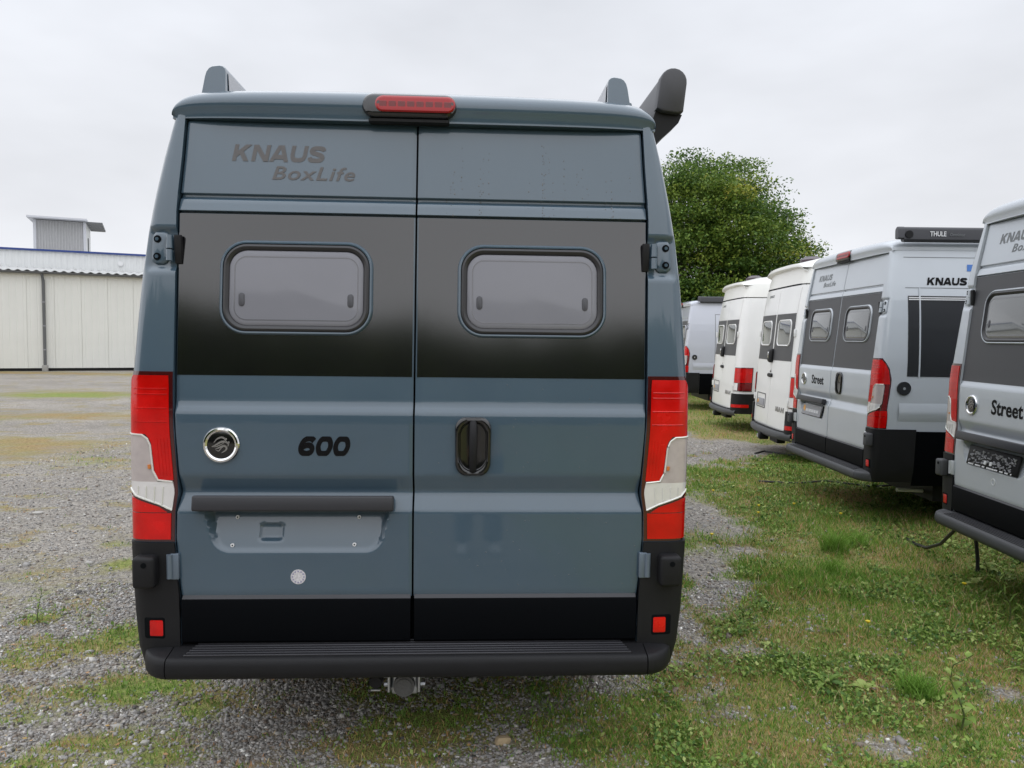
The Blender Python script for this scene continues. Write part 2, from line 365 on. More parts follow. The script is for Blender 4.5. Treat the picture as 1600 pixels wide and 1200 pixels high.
def outline(z):
    """right-hand corner from the door edge round to the front, as (x, y); first point of the painted face at s = 0"""
    xe, w_ = XE(z)+.006, WZ(z); y0 = float(yo(z))+.004; ry = float(np.interp(z, [.4, 1.5, 2.4], [.085, .095, .15])); P = []
    for t in np.linspace(0, math.pi/2, 26):
        P.append((xe+(w_-xe)*math.sin(t)**.42, y0+ry*(1-math.cos(t)**.42)))
    for y in (.45, .7, 1.5, 2.5, 3.5, 4.6, 5.2): P.append((w_ if y < 5 else w_*.97, y))
    P += [(w_*.86, 5.75), (w_*.5, 6.0), (0, 6.05)]
    return np.array(P)
_oc = {}
def surf(z, s, off=0., side=1):
    k = round(z, 4)
    if k not in _oc:
        P = outline(z); L = np.concatenate([[0], np.cumsum(np.hypot(*np.diff(P, axis=0).T))]); _oc[k] = (P, L)
    P, L = _oc[k]
    x = np.interp(s, L, P[:, 0]); y = np.interp(s, L, P[:, 1]); e_ = .012
    tx = np.interp(s+e_, L, P[:, 0])-np.interp(max(s-e_, 0), L, P[:, 0]); ty = np.interp(s+e_, L, P[:, 1])-np.interp(max(s-e_, 0), L, P[:, 1]); n = math.hypot(tx, ty)+1e-9
    return (side*(x+ty/n*off), y-tx/n*off, z)
def s_at_y(z, y):
    surf(z, 0); P, L = _oc[round(z, 4)]
    i = np.argmax(P[:, 1] >= y); return float(L[i-1]+(y-P[i-1, 1])/(P[i, 1]-P[i-1, 1])*(L[i]-L[i-1]))

def strip(mb, rows, side, off, n=22, mi=0, edge=True):
    """patch wrapped round the corner: rows of (z, s0, s1); with edge it gets a rim going down to the body"""
    G = []
    for z, a, b in rows:
        q = [surf(z, a+(b-a)*t, off, side) for t in np.linspace(0, 1, n)]
        if edge: q = [surf(z, a, -.002, side)]+q+[surf(z, b, -.002, side)]
        G.append(q)
    if edge:
        z, a, b = rows[0]; r0_ = [surf(z, a+(b-a)*t, -.002, side) for t in np.linspace(0, 1, n)]; r0_ = [r0_[0]]+r0_+[r0_[-1]]
        z, a, b = rows[-1]; r1_ = [surf(z, a+(b-a)*t, -.002, side) for t in np.linspace(0, 1, n)]; r1_ = [r1_[0]]+r1_+[r1_[-1]]
        G = [r0_]+G+[r1_]
    return mb.grid(G, mi)

def dense(rows, n=4):
    o = []
    for (a, b) in zip(rows, rows[1:]):
        for t in np.linspace(0, 1, n, endpoint=False): o.append(tuple(np.array(a)+(np.array(b)-np.array(a))*t))
    return o+[rows[-1]]

def tail_light(side, p, label=None):
    so_ = lambda z: float(np.interp(z, [.893, 1.2, 1.33, 1.42, 1.47, 1.512], [.232, .245, .243, .218, .182, .148]))
    h = MB(); strip(h, [(z, .001, so_(z)) for z in np.linspace(.893, 1.512, 40)], side, .004)
    root = h.build('tail_light', M['housing'], p, label=label)
    r = MB()
    strip(r, dense([(1.285, .014, so_(1.285)-.012), (1.4, .014, so_(1.4)-.012), (1.46, .014, so_(1.46)-.012), (1.498, .016, so_(1.498)-.014)], 4), side, .0075)
    strip(r, dense([(1.118, .014, .072), (1.15, .014, .078), (1.25, .014, .082), (1.268, .014, .088), (1.285, .014, .10)], 4), side, .0075, 10)
    r.build('red_lens', M['red'], root)
    r = MB()
    for zz in (1.33, 1.38, 1.43, 1.45): r.tube([surf(zz, q_, .0075, side) for q_ in np.linspace(.02, .14, 10)], .0022, 5)
    for q_ in (.024, .036, .048, .060): r.tube([surf(zz, q_, .0075, side) for zz in np.linspace(1.135, 1.27, 6)], .0018, 5)
    r.build('lens_ridges', M['red'], root, kind='stuff')
    r2 = MB(); strip(r2, dense([(1.055, .188, .230), (1.12, .195, .233), (1.284, .195, .228)], 4), side, .0075, 8); r2.build('side_lens', M['darkred'], root)
    c = MB()
    strip(c, dense([(1.012, .012, .03), (1.03, .012, .06), (1.062, .012, .15), (1.085, .012, .172), (1.112, .016, .186)], 4), side, .0082, 12)
    u_ = MB(); strip(u_, dense([(1.112, .070, .188), (1.15, .086, .190), (1.24, .090, .190), (1.264, .096, .188), (1.279, .112, .185)], 4), side, .0082, 12)
    c.build('clear_lens', M['clear'], root); u_.build('indicator_lens', M['uclear'], root)
    c = MB()
    for k in range(4): c.tube([surf(1.03+.012*k, .05+.03*k, .0096, side), surf(1.095, .05+.03*k, .0096, side)], .0022, 4)
    c.build('lens_ribs', M['lensrim'], root, kind='stuff')
    k = MB()
    for pth in ([(1.009, .012), (1.0305, .06), (1.06, .15), (1.085, .178)], [(1.112, .016), (1.118, .068), (1.152, .083), (1.245, .086), (1.268, .094), (1.282, .112), (1.284, .18)]):
        k.tube([surf(z, s, .0088, side) for z, s in dense(pth, 5)], .0035, 5)
    k.build('lens_rim', M['lensrim'], root)
    if True:
        k = MB(); k.tube([surf(1.16, .094, .0095, side), surf(1.175, .094, .0095, side)], .006, 6); k.build('bulb', M['amber'], root)
    r = MB(); strip(r, dense([(.901, .014, .222), (.94, .014, .228), (.997, .014, .232)], 3), side, .0075)
    strip(r, dense([(1.0, .028, .232), (1.02, .06, .233), (1.05, .16, .234)], 3), side, .0075, 12); r.build('lower_lens', M['red'], root)
    return root

def rear_door(side, cfg, p):
    paint = cfg['paint']; left = side < 0
    nt_ = 104 if left else 56
    T = np.linspace(0, 1, nt_)
    zs = sorted(set([round(z, 4) for z in PZ]+[round(z, 4) for z in np.linspace(.72, .84, 5)]+[round(z, 4) for z in np.linspace(.835, 1.0, 30)]+[round(z, 4) for z in np.linspace(1.16, 2.42, 40)]))
    zs = [z for i, z in enumerate(zs) if i == 0 or z-zs[i-1] > .0004]
    G = []
    for z in zs:
        xe = XE(z); row = []
        for t in T:
            x = .0036+(xe-.0036)*t; y = ydoor(z)
            if left and .8 < z < 1.02:
                xl = np.interp(z, [.845, 1.006], [-.722, -.761]); xr = np.interp(z, [.845, 1.006], [-.118, -.083]); X = -x
                d = min(X-xl, xr-X); dz = z-.845
                cxn = max(.06-d, 0); czn = max(.06-dz, 0)
                e_ = .06-math.hypot(cxn, czn) if (cxn > 0 and czn > 0) else min(d, dz)
                y += smooth01(e_/.022)*(.004+.052*np.clip(dz/.16, 0, 1))*(1-smooth01((z-.99)/.02))
                bx, bz = abs(X+.522)-.030, abs(z-.92)-.018     # pressed pocket in the number-plate recess
                e2 = .016-math.hypot(max(bx, 0), max(bz, 0)); y += .012*smooth01(e2/.014)
            if T[1] > t or t > T[-2]: y += .004
            row.append((side*x, y, z))
        row = [(row[0][0], row[0][1]+.03, z)]+row+[(row[-1][0], row[-1][1]+.03, z)]
        G.append(row)
    G = [[(a[0], a[1]+.03, a[2]) for a in G[0]]]+G+[[(a[0], a[1]+.03, a[2]) for a in G[-1]]]
    d = MB().grid(G).build('rear_door', paint, p, angle=32, label=cfg.get('door_label', [None, None])[0 if left else 1])
    zb = cfg['vinyl_z0']
    V = [[(side*x, ydoor(z)-.0015, z) for x in np.linspace(.009, XE(z)-.003, 14)] for z in np.linspace(zb, 2.0925, 30)]
    MB().grid(V).build('vinyl_band', cfg['vinyl'], d)
    # lower black cladding, standing proud with a chamfered top edge
    Cl = []
    for z, off in ((.519, .02), (.519, -.006), (.524, -.010), (.676, -.010), (.681, -.007), (.694, .004)):
        Cl.append([(side*x, float(yo(z))+off, z) for x in np.linspace(.007, XE(.6)-.001, 20)])
    Cl = [[(r_[0][0], r_[0][1]+.02, r_[0][2])]+r_+[(r_[-1][0], r_[-1][1]+.02, r_[-1][2])] for r_ in Cl]
    MB().grid(Cl).build('lower_cladding', cfg.get('cladmat', M['clad']), d)
    strip_ = MB(); strip_.grid([[(side*x, float(yo(z))+o_, z) for x in np.linspace(.007, XE(.69)-.004, 20)] for z, o_ in ((.6815, -.0085), (.6935, .0025))]); strip_.build('cladding_edge_highlight', M['bar'], d)  # lighter grey on the upward chamfer stands in for the light it catches
    return d

def rear_window(side, cfg, p):
    cx, cz, w_, h_ = side*.436, 1.823, .560, .348
    fr = MB(); ring_loft(fr, cx, cz, w_, h_, .098, [(0, .002), (0, -.004), (.002, -.010), (.007, -.014), (.012, -.0135), (.0135, -.004)], YD, cap=False, n=10)
    f = fr.build('rear_window', cfg.get('frame', cfg['paint']), p)
    g = MB(); ring_loft(g, cx, cz, w_-.024, h_-.024, .087, [(0, .0), (0, -.008), (.004, -.0135), (.011, -.0165), (.020, -.012), (.0245, -.005), (.027, .0)], YD, cap=False, n=10); g.build('window_seal', M['seal'], f)
    q = MB(); ring_loft(q, cx, cz-.002, w_-.072, h_-.072, .066, [(0, .001), (0, -.006), (.003, -.0085), (.018, -.0105)], YD, cap=True, n=10); q.build('pane', cfg['pane'], f)
    q = MB(); ring_loft(q, cx, cz-.003, w_-.106, h_-.110, .046, [(0, -.0085), (.001, -.0112), (.0045, -.0112), (.0055, -.0090)], YD, cap=False, n=8); q.build('pane_rim', M['panerim'], f)
    for sx in (-1, 1):
        q = MB(); ring_loft(q, cx+sx*.198, cz-.045, .024, .052, .012, [(0, -.009), (.002, -.0125), (.005, -.0135)], YD, n=5); q.build('window_latch', M['latch'], f)
    return f

def swallow(cx, cz, s_):
    """one stylised swallow: swept wings and forked tail, as an outline"""
    P = [(-1.0, -.05), (-.45, .12), (-.15, .40), (.25, .62), (.05, .30), (.30, .22), (.55, .10), (.75, .22), (.62, -.02), (.40, -.12), (.15, -.10), (.05, -.40), (-.30, -.62), (-.12, -.30), (-.22, -.08), (-.55, -.05)]
    return [(cx+a*s_, cz+b*s_) for a, b in P]

def door_badge(cfg, d):
    cx, cz = -.696, 1.247
    root = MB(); rg = []
    for r_, off in ((.066, .001), (.066, -.006), (.062, -.011), (.056, -.012), (.050, -.008), (.049, -.003)):
        rg.append([(cx+r_*math.cos(a), YD(0, cz+r_*math.sin(a))+off, cz+r_*math.sin(a)) for a in np.linspace(0, 2*math.pi, 40, endpoint=False)])
    root.loft(rg, cap=False); e_ = root.build('emblem_ring', M['chrome'], d)
    q = MB(); q.loft([[(cx+r_*math.cos(a), YD(0, cz+r_*math.sin(a))+off, cz+r_*math.sin(a)) for a in np.linspace(0, 2*math.pi, 32, endpoint=False)] for r_, off in ((.050, -.002), (.050, -.005), (.047, -.006))]); q.build('emblem_disc', M['glossblack'], d)
    q = MB(); k_ = .043
    def taper(P, w0):
        P = spl(P, 4); n = len(P); yb = YD(0, cz)-.0068
        for i in range(n-1):
            ws = [w0*math.sin(math.pi*min(max((j+.15)/(n-.7), .02), 1))**.7 for j in (i, i+1)]
            d = P[i+1]-P[i]; d = d/(np.linalg.norm(d)+1e-9); nn = np.array([-d[1], d[0]])
            q.add([(cx+k_*v[0], yb-.0003*(i % 2), cz+k_*v[1]) for v in (P[i]+nn*ws[0], P[i]-nn*ws[0], P[i+1]-nn*ws[1], P[i+1]+nn*ws[1])], [(0, 1, 2, 3)])
    for P, w0 in (([(-.62, .18), (-.32, .52), (.02, .66), (.30, .56), (.38, .34), (.16, .18)], .075), ([(-.80, -.16), (-.42, .02), (-.02, .26), (.34, .30), (.60, .12), (.56, -.14)], .085), ([(-.50, -.36), (-.12, -.20), (.22, -.06), (.46, -.20), (.36, -.46), (.02, -.66)], .085), ([(-.80, -.16), (-.40, -.12), (-.05, .02), (.3, .22)], .04), ([(-.45, -.40), (-.2, -.5), (.05, -.22), (.3, -.1)], .04), ([(.36, .50), (.50, .56)], .09), ([(.58, .22), (.72, .26)], .09)):
        taper([np.array(v) for v in P], w0)
    q.build('emblem_birds', M['emgrey'], d, smooth=False, kind='stuff')

def door_handle(d):
    cx, cz = .2195, 1.246
    def ov(w_, h_, k=1.0):
        return [(cx+np.interp(z, [cz-h_/2, cz+h_/2], [-.9, 1])*0+(x-cx)*np.interp(z, [cz-h_/2, cz-h_*.1, cz+h_/2], [.80, 1.0, .88]), z) for x, z in rrect(cx, cz, w_, h_, .042, 7)]
    b = MB(); b.loft([[(x, YD(x, z)+off, z) for x, z in ov(.146-2*i, .218-2*i)] for i, off in ((0, .002), (0, -.008), (.004, -.014), (.011, -.016), (.019, -.012), (.024, -.004), (.036, -.0025))])
    h = b.build('door_handle', M['glossblack'], d)
    g = MB(); G = []
    for z, off, hw in ((1.150, -.014, .010), (1.162, -.024, .0125), (1.20, -.034, .0135), (1.25, -.038, .0145), (1.30, -.034, .014), (1.333, -.022, .013), (1.345, -.012, .012)):
        G.append([(cx-hw, YD(0, z)+off+.012, z), (cx-hw*.9, YD(0, z)+off+.002, z), (cx-hw*.4, YD(0, z)+off-.003, z), (cx+hw*.4, YD(0, z)+off-.003, z), (cx+hw*.9, YD(0, z)+off+.002, z), (cx+hw, YD(0, z)+off+.012, z)])
    g.grid(G); g.build('door_handle_grip', M['plastic'], d)

def upper_hinge(side, p, paint):
    b = MB(); rings = []
    for ins, off in ((0, -.020), (0, .004), (.004, .009), (.012, .011)):
        rings.append([surf(z, max(x, .0)+.0, off-.016, side) for x, z in rrect(.062, 1.964, .068-2*ins, .118-2*ins, .022, 5)])
    b.loft(rings); h = b.build('upper_hinge', paint, p)
    for zc in (1.995, 1.931):
        q = MB(); c = surf(zc, .068, -.0045, side); n = Vector(surf(zc, .068, .05, side))-Vector(c)
        q.cyl(c, n, .0135, .006, 14); q.build('bolt_recess', M['gap'], h)
        q = MB(); q.cyl(Vector(c)+n.normalized()*.003, n, .007, .007, 6); q.build('bolt', paint, h)
    q = MB(); q.tube([surf(1.915, .020, .004, side), surf(1.955, .020, .004, side)], .0125, 12); q.tube([surf(1.960, .020, .004, side), surf(2.008, .020, .004, side)], .0125, 12); q.build('hinge_knuckle', paint, h)
    q = MB(); q.box((side*(XE(1.96)-.004), ydoor(1.96)-.010, 1.958), (.026, .020, .105), .004, 2, Matrix.Rotation(math.atan(.096), 3, 'X')); q.build('hinge_leaf', M['plastic'], h)

def body_shell(cfg, p):
    paint = cfg['paint']; b = MB()
    zs = sorted(set([.42, .5, .6, .75, .88, 1.0, 1.07, 1.13, 1.2, 1.35, 1.45, 1.5, 1.55, 1.6, 1.66, 1.72, 1.78, 1.82]+[round(z, 3) for z in np.arange(1.84, 2.07, .010)]+[2.1, 2.14, 2.17, 2.21, 2.25, 2.3, 2.35, 2.4, 2.44, 2.468]))
    for side in (-1, 1):
        G = []
        for z in zs:
            P = outline(z); L = np.concatenate([[0], np.cumsum(np.hypot(*np.diff(P, axis=0).T))])
            fine = np.concatenate([np.linspace(0, .24, 42), L[L > .25]])
            row = []
            for s in fine:
                off = 0.
                if 1.82 < z < 2.09 and s < .16:
                    a = smooth01((2.040-z)/.020)*smooth01((z-1.872)/.028)*smooth01((.118-s)/.022); off = -.018*a
                row.append(surf(z, s, off, side))
            f0 = row[0]; row = [(f0[0], f0[1]+.055, z), (f0[0], f0[1]+.006, z)]+row
            G.append(row)
        b.grid(G)
    o = b.build('body', paint, p, angle=50)
    # roof: one skin from the rear header forward
    def Rz(x): return 2.462+.127*(1-.12*(abs(x)/.91)**2)*(1-min(abs(x)/.907, 1)**18)**(1/2.6)
    us = np.sin(np.linspace(-math.pi/2, math.pi/2, 91))*.907
    vs_ = [0, .002, .006, .012, .025, .05, .09, .16, .25, .36, .5, .7, 1.0]
    G = []
    for v in vs_:
        g = (1-(1-v)**7)**(1/2.9) if v < 1 else 1.
        G.append([(x, .122+.035*(abs(x)/.907)**6+v*.50-.022*math.sin(math.pi*min(g/1.25, 1)), 2.458+(Rz(x)-2.458)*g) for x in us])
    for y in (1.2, 2.5, 4.0, 4.6): G.append([(x, y, Rz(x)) for x in us])
    for y, k in ((5.2, .86), (5.7, .60), (6.0, 0.)): G.append([(x*(.97 if y < 5.5 else .9), y, 2.3+(Rz(x)-2.3)*k-(0 if k else .3)) for x in us])
    lip = [(x, y+.045, z-.012) for x, y, z in G[0]]; lip2 = [(x, y-.001, z-.010) for x, y, z in G[0]]
    MB().grid([lip, lip2]+G).build('roof', paint, p, angle=45)
    # dark frame behind the door gaps
    q = MB(); q.grid([[(x, float(yo(z))+.052, z) for x in (-XE(z)-.012, 0, XE(z)+.012)] for z in (.46, .7, 1.0, 1.5, 2.1, 2.475)]); q.build('door_frame', M['gap'], p)
    q = MB(); q.box((0, 3.1, .36), (1.80, 5.0, .26)); q.build('underbody', M['rubber'], p)

def fittings(cfg, p):
    for side in (-1, 1):
        tail_light(side, p)
        # bumper corner, wrapped round the body to the seam on the side
        b = MB(); seam = .36
        rows = [(z, .001, s_at_y(z, seam)) for z in (.415, .46, .50, .55, .62, .7, .78, .84, .880, .889)]
        strip(b, rows, side, .012, 26); c = b.build('bumper_corner', M['plastic'], p)
        b = MB(); strip(b, [(z, s_at_y(z, seam+.004), s_at_y(z, 5.0)) for z in (.385, .44, .5, .62, .75, .84, .872)], side, .012, 20); b.build('side_cladding', M['clad'], p)
        # reflector in its pocket
        rp = MB(); rings = []
        for ins, off in ((0, .010), (0, .0145), (.004, .0155)):
            rings.append([surf(z, s, off, side) for s, z in rrect(.083, .575, .046-2*ins, .058-2*ins, .004, 3)])
        rp.loft(rings); rp.build('reflector', M['red'], c)
        rp = MB()
        rp.loft([[surf(z, s, off, side) for s, z in rrect(.090, .575, .074-2*i_, .080-2*i_, .008, 4)] for i_, off in ((0, .011), (.002, .0135), (.006, .0138))]); rp.build('reflector_pocket', M['gap'], c)
        # door stop block with its eye
        q = MB(); ctr = Vector(surf(.79, .100, .03, side)); q.box(ctr, (.080, .060, .116), .014, 3); k = q.build('door_stop', M['greyplastic'] if cfg.get('grey_stop') else M['plastic'], p)
        q = MB(); q.cyl(ctr+Vector((-side*.004 if side < 0 else .004, -.030, .030)), (0, 1, 0), .010, .004, 14); q.build('stop_eye', M['gap'], k)
        # lower hinge
        q = MB(); q.box((side*.861, float(yo(.8))-.004, .803), (.030, .016, .096), .003, 2); hg = q.build('lower_hinge', cfg['hinge'], p)
        q = MB(); q.tube([(side*.878, -.010, .760), (side*.878, -.010, .848)], .011, 12); q.build('hinge_pin', cfg['hinge'], hg)
        upper_hinge(side, p, cfg['paint'])
        rear_window(side, cfg, p)
        for yw in (1.35, 4.95):
            q = MB(); q.cyl((side*.90, yw, .34), (1, 0, 0), .34, .23, 28); wl = q.build('wheel', M['tyre'], p)
            q = MB(); q.cyl((side*1.0, yw, .34), (1, 0, 0), .20, .05, 20); q.build('rim', M['rim'], wl)
    # rear step bumper: middle and two end caps with joints between them
    def plan(x0, x1):
        P = []
        for x in np.linspace(x0, x1, 26):
            a = abs(x); y = -.10 if a < .85 else -.10+.16*(1-math.sqrt(max(1-((a-.85)/.135)**2, 0)))
            P.append((x, y))
        return P
    def step(x0, x1, nm, m):
        b = MB(); f = plan(x0, x1); G = []
        for z, ins in ((.412, .10), (.410, .034), (.416, .014), (.430, .003), (.445, 0.), (.468, .001), (.484, .005), (.491, .012), (.494, .022)):
            G.append([(x*(1-ins*.12), y+ins, z) for x, y in f])
        G.append([(x, max(.045, y+.03), .512) for x, y in f])
        b.grid(G)
        for col in (0, -1):
            n = len(b.V); pts = [g[col] for g in G]; b.add(pts, [tuple(range(len(pts)))])
        return b.build(nm, m, p, angle=40)
    st = step(-.866, .866, 'step_bumper', cfg.get('bumper', M['plastic']))
    for a, b_ in ((-.984, -.870), (.870, .984)): step(a, b_, 'bumper_end', cfg.get('bumper', M['plastic']))
    q = MB()
    for k in range(7):
        y = -.072+k*.0155
        q.box((0, y, .4965+.018*(y+.078)/.12), (1.62-.010*k, .0085, .008), .002, 1)
    q.build('tread', M['bar'], st, kind='stuff')
    # high brake light
    yf = lambda x, z: .122+np.interp(z, [2.45, 2.48, 2.54, 2.6], [.0, -.004, .010, .05])
    q = MB(); ring_loft(q, -.028, 2.507, .352, .094, .046, [(0, .05), (0, -.012), (.006, -.020), (.016, -.022)], yf, n=8); hb = q.build('brake_light', M['glossblack'], p)
    q = MB(); ring_loft(q, -.006, 2.509, .296, .062, .03, [(0, -.018), (0, -.026), (.005, -.031), (.012, -.032)], yf, n=7); q.build('brake_lens', M['brakered'], hb)
    q = MB()
    for k in range(8): q.box((-.124+k*.034, yf(0, 2.503)-.0325, 2.505), (.026, .002, .022), .0005, 1)
    q.build('led_row', M['darkred'], hb, kind='stuff')
    for sx in (-.140, .128): q = MB(); q.cyl((sx, yf(0, 2.51)-.030, 2.51), (0, 1, 0), .008, .006, 10); q.build('lens_screw', M['housing'], hb)
    q = MB(); ring_loft(q, -.03, 2.452, .30, .016, .007, [(0, .03), (0, -.006), (.003, -.012)], lambda x, z: .122, n=4); q.build('brake_light_foot', M['plastic'], hb)

def awning(p, x, y0, y1, tilt=R(-9), zc=2.60, k0=1., bracket=True, cap_mat=None):
    Rm = Matrix.Rotation(tilt, 3, 'Y'); o = Vector((x, 0, zc))
    sec = [(.056*math.cos(t), .068+.056*math.sin(t)) for t in np.linspace(0, math.pi, 11)]+[(-.058, -.07), (-.045, -.098), (.030, -.120), (.058, -.075)]
    def P(s_, y, k=1.): k = k*k0; v = Rm @ Vector((s_[0]*k, 0, s_[1]*k)); return (o.x+v.x, y, o.z+v.z)
    q = MB(); q.loft([[P(s_, y) for s_ in sec] for y in (y0+.05, y1)], cap=True, capstart=True); c = q.build('awning_cassette', M['cassette'], p, angle=30)
    sec2 = [(.060*math.cos(t), .068+.060*math.sin(t)) for t in np.linspace(0, math.pi, 11)]+[(-.060, -.055), (-.035, -.066), (.035, -.066), (.060, -.055)]
    q = MB(); q.loft([[P(s_, y, k) for s_ in sec2] for y, k in ((y0+.055, 1.), (y0+.012, 1.), (y0+.003, .97), (y0, .9))], cap=True); q.build('awning_end_cap', cap_mat or M['casscap'], c, angle=45)
    if not bracket: return c
    q = MB(); q.prism([(P((-.058, -.06), 0)[0], P((-.058, -.06), 0)[2]), (P((.062, -.062), 0)[0], P((.062, -.062), 0)[2]), (P((.05, -.10), 0)[0], P((.05, -.10), 0)[2]), (x-.075, zc-.20), (x-.10, zc-.17)], y0+.03, y0+.16, 'y'); q.build('awning_bracket', M['rubber'], c, smooth=False)
    return c

def box_van(cfg):
    p = empty(cfg['name'], cfg['loc'], cfg['rz'], cfg['label'], 'camper van', cfg.get('group'))
    body_shell(cfg, p)
    dl = rear_door(-1, cfg, p); dr = rear_door(1, cfg, p)
    fittings(cfg, p)
    door_badge(cfg, dl); door_handle(dr)
    q = MB(); q.box((-.43, ydoor(1.02)-.024, 1.037), (.722, .045, .056), .007, 3, Matrix.Rotation(R(-10), 3, 'X')); q.build('plate_bar', M['bar'], dl)
    return p, dl, dr

def decal_title(d, m, z0=0, bold=.035):
    heavy('KNAUS', -.686, -.341, 2.294, 2.357, YD, m, d)
    lettering('BoxLife', -.536, -.231, 2.226, 2.278, YD, m, d, .013, .25, 1.12)

# ---- the dark blue-grey van in front
VX, VY, VR = -.36, 2.8024, R(3.0063)
cfgM = dict(name='camper_van', loc=(VX, VY, 0), rz=VR, label='large dark blue grey camper van in front with black band and 600 on its door', paint=M['blue'], vinyl=M['vinyl'], vinyl_z0=1.500,
            pane=M['pane'], hinge=mat('blue_steel', (.16, .20, .25), .4, .4), group='camper vans parked on the gravel lot')
vanM, dL, dR = box_van(cfgM)
decal_title(dL, M['decalgrey'])
heavy('600', -.420, -.231, 1.208, 1.280, YD, M['decalblack'], dL, .255, .22)
# plate recess screws, round sticker
for x, z in ((-.65, .973), (-.203, .973), (-.66, .876), (-.216, .878)):
    q = MB(); yy = ydoor(z)+.004+.052*(z-.845)/.16
    q.cyl((x, yy-.002, z), (0, 1, -.2), .007, .005, 12); s_ = q.build('plate_screw', M['decalwhite'], dL)
    q = MB(); q.cyl((x, yy-.0045, z), (0, 1, -.2), .003, .002, 8); q.build('screw_hole', M['gap'], dL)
q = MB(); q.loft([[(-.419+r_*math.cos(a), ydoor(.761)+o_, .761+r_*math.sin(a)) for a in np.linspace(0, 2*math.pi, 28, endpoint=False)] for r_, o_ in ((.0275, 0), (.0275, -.0012))]); q.build('round_sticker', M['sticker'], dL)
q = MB()
for k in range(12):
    a = k*math.pi/6; q.box((-.419+.021*math.cos(a), ydoor(.761)-.0016, .761+.021*math.sin(a)), (.005, .0008, .005))
q.build('sticker_print', M['bluedecal'] if False else mat('sticker_lilac', (.28, .27, .42), .4), dL, kind='stuff')
# roof fairings: long rails with a pale inner side
for side in (-1, 1):
    cx = side*.773
    sec = [(-.052, 2.47), (-.047, 2.55), (-.036, 2.630), (-.031, 2.650), (-.022, 2.664), (-.010, 2.671), (.016, 2.675), (.028, 2.672), (.036, 2.664), (.040, 2.650), (.043, 2.55), (.044, 2.47)]
    sec = [(cx-side*a, z) for a, z in sec]
    q = MB(); q.loft([[(x, y+(2.66-z)*-.15, 2.47+(z-2.47)*k) for x, z in sec] for y, k in ((.222, .97), (.228, .99), (.236, 1.), (2.6, 1.), (2.66, .8))], cap=True, capstart=True)
    fn = q.build('roof_fairing', M['blue'], vanM, angle=35)
    q = MB(); xi = cx-side*.0445
    q.grid([[(xi-side*.001, .246, 2.50), (xi-side*.001, .246, 2.58), (xi+side*.002, .246, 2.650)], [(xi-side*.001, 2.6, 2.50), (xi-side*.001, 2.6, 2.58), (xi+side*.002, 2.6, 2.650)]]); q.build('fairing_inner_face', M['finside'], fn)
    q = MB(); q.box((cx+side*.058, .36, 2.555), (.03, .12, .09), .008, 2); q.build('fairing_foot', M['blue'], fn)
awning(vanM, 1.022, .36, 4.2, tilt=R(6), zc=2.645, k0=.93)
# towing hitch
q = MB(); q.box((-.03, .10, .345), (.10, .16, .09), .012, 3); hk = q.build('tow_hitch', M['steel'], vanM)
q = MB(); q.cyl((-.03, .012, .343), (0, 1, 0), .040, .03, 24); q.cyl((-.03, -.004, .343), (0, 1, 0), .030, .006, 24); q.build('hitch_cap', mat('cap_grey', (.10, .10, .10), .5, .3, bump=.3, bscale=80), hk)
for sx in (-.086, .026):
    q = MB(); q.box((sx, .07, .366), (.009, .16, .086), .002, 1); q.build('hitch_plate', M['steel'], hk)
    for zz in (.372, .338):
        q = MB(); q.cyl((sx+(.012 if sx > 0 else -.012), .03, zz), (1, 0, 0), .009, .018, 6); q.build('hitch_bolt', M['steel'], hk)
q = MB(); q.cyl((-.135, .03, .362), (0, 1, 0), .026, .06, 20); q.cyl((-.135, -.003, .362), (0, 1, 0), .022, .01, 20); sk = q.build('socket', M['plastic'], vanM)
q = MB(); q.box((-.135, .0, .330), (.036, .01, .006), .001, 1); q.build('socket_clip', M['steel'], sk)
for sx in (-.166, -.106): q = MB(); q.cyl((sx, .02, .385), (0, 1, 0), .006, .02, 8); q.build('socket_bolt', M['steel'], sk)
q = MB(); q.tube([(-.42, .12, .40), (-.36, .10, .372), (-.28, .08, .360), (-.21, .07, .362), (-.15, .06, .38)], .004, 6); q.build('trailer_cable', M['cable'], vanM)

# ---- silver-grey vans of the row on the right
LOC_A = (2.9936, 4.3435, 0); RZ_A = R(-91.72); LOC_B = (3.1911, 7.7300, 0); RZ_B = R(-90.31)
silver_cfg = dict(paint=M['silver'], vinyl=M['greyvinyl'], vinyl_z0=1.3985, pane=M['dpane'], hinge=mat('pale_steel', (.62, .64, .66), .4, .3), group='camper vans parked on the gravel lot', bumper=M['greyplastic'], grey_stop=True)
vanA, aL, aR = box_van(dict(silver_cfg, name='camper_van', loc=LOC_A, rz=RZ_A, label='silver grey camper van at the right edge with an empty black plate holder'))
vanB, bL, bR = box_van(dict(silver_cfg, name='camper_van', loc=LOC_B, rz=RZ_B, label='silver grey camper van with Street on its door and a grey dealer plate'))
for d in (aL, bL):
    decal_title(d, M['decallight'])
    lettering('Street', -.480, -.165, 1.205, 1.300, YD, M['decalblack'], d, .022, 0, 1.02)
lettering('4x2', -.222, -.175, 2.262, 2.288, YD, M['decallight'], bL, .0, .2) if False else None
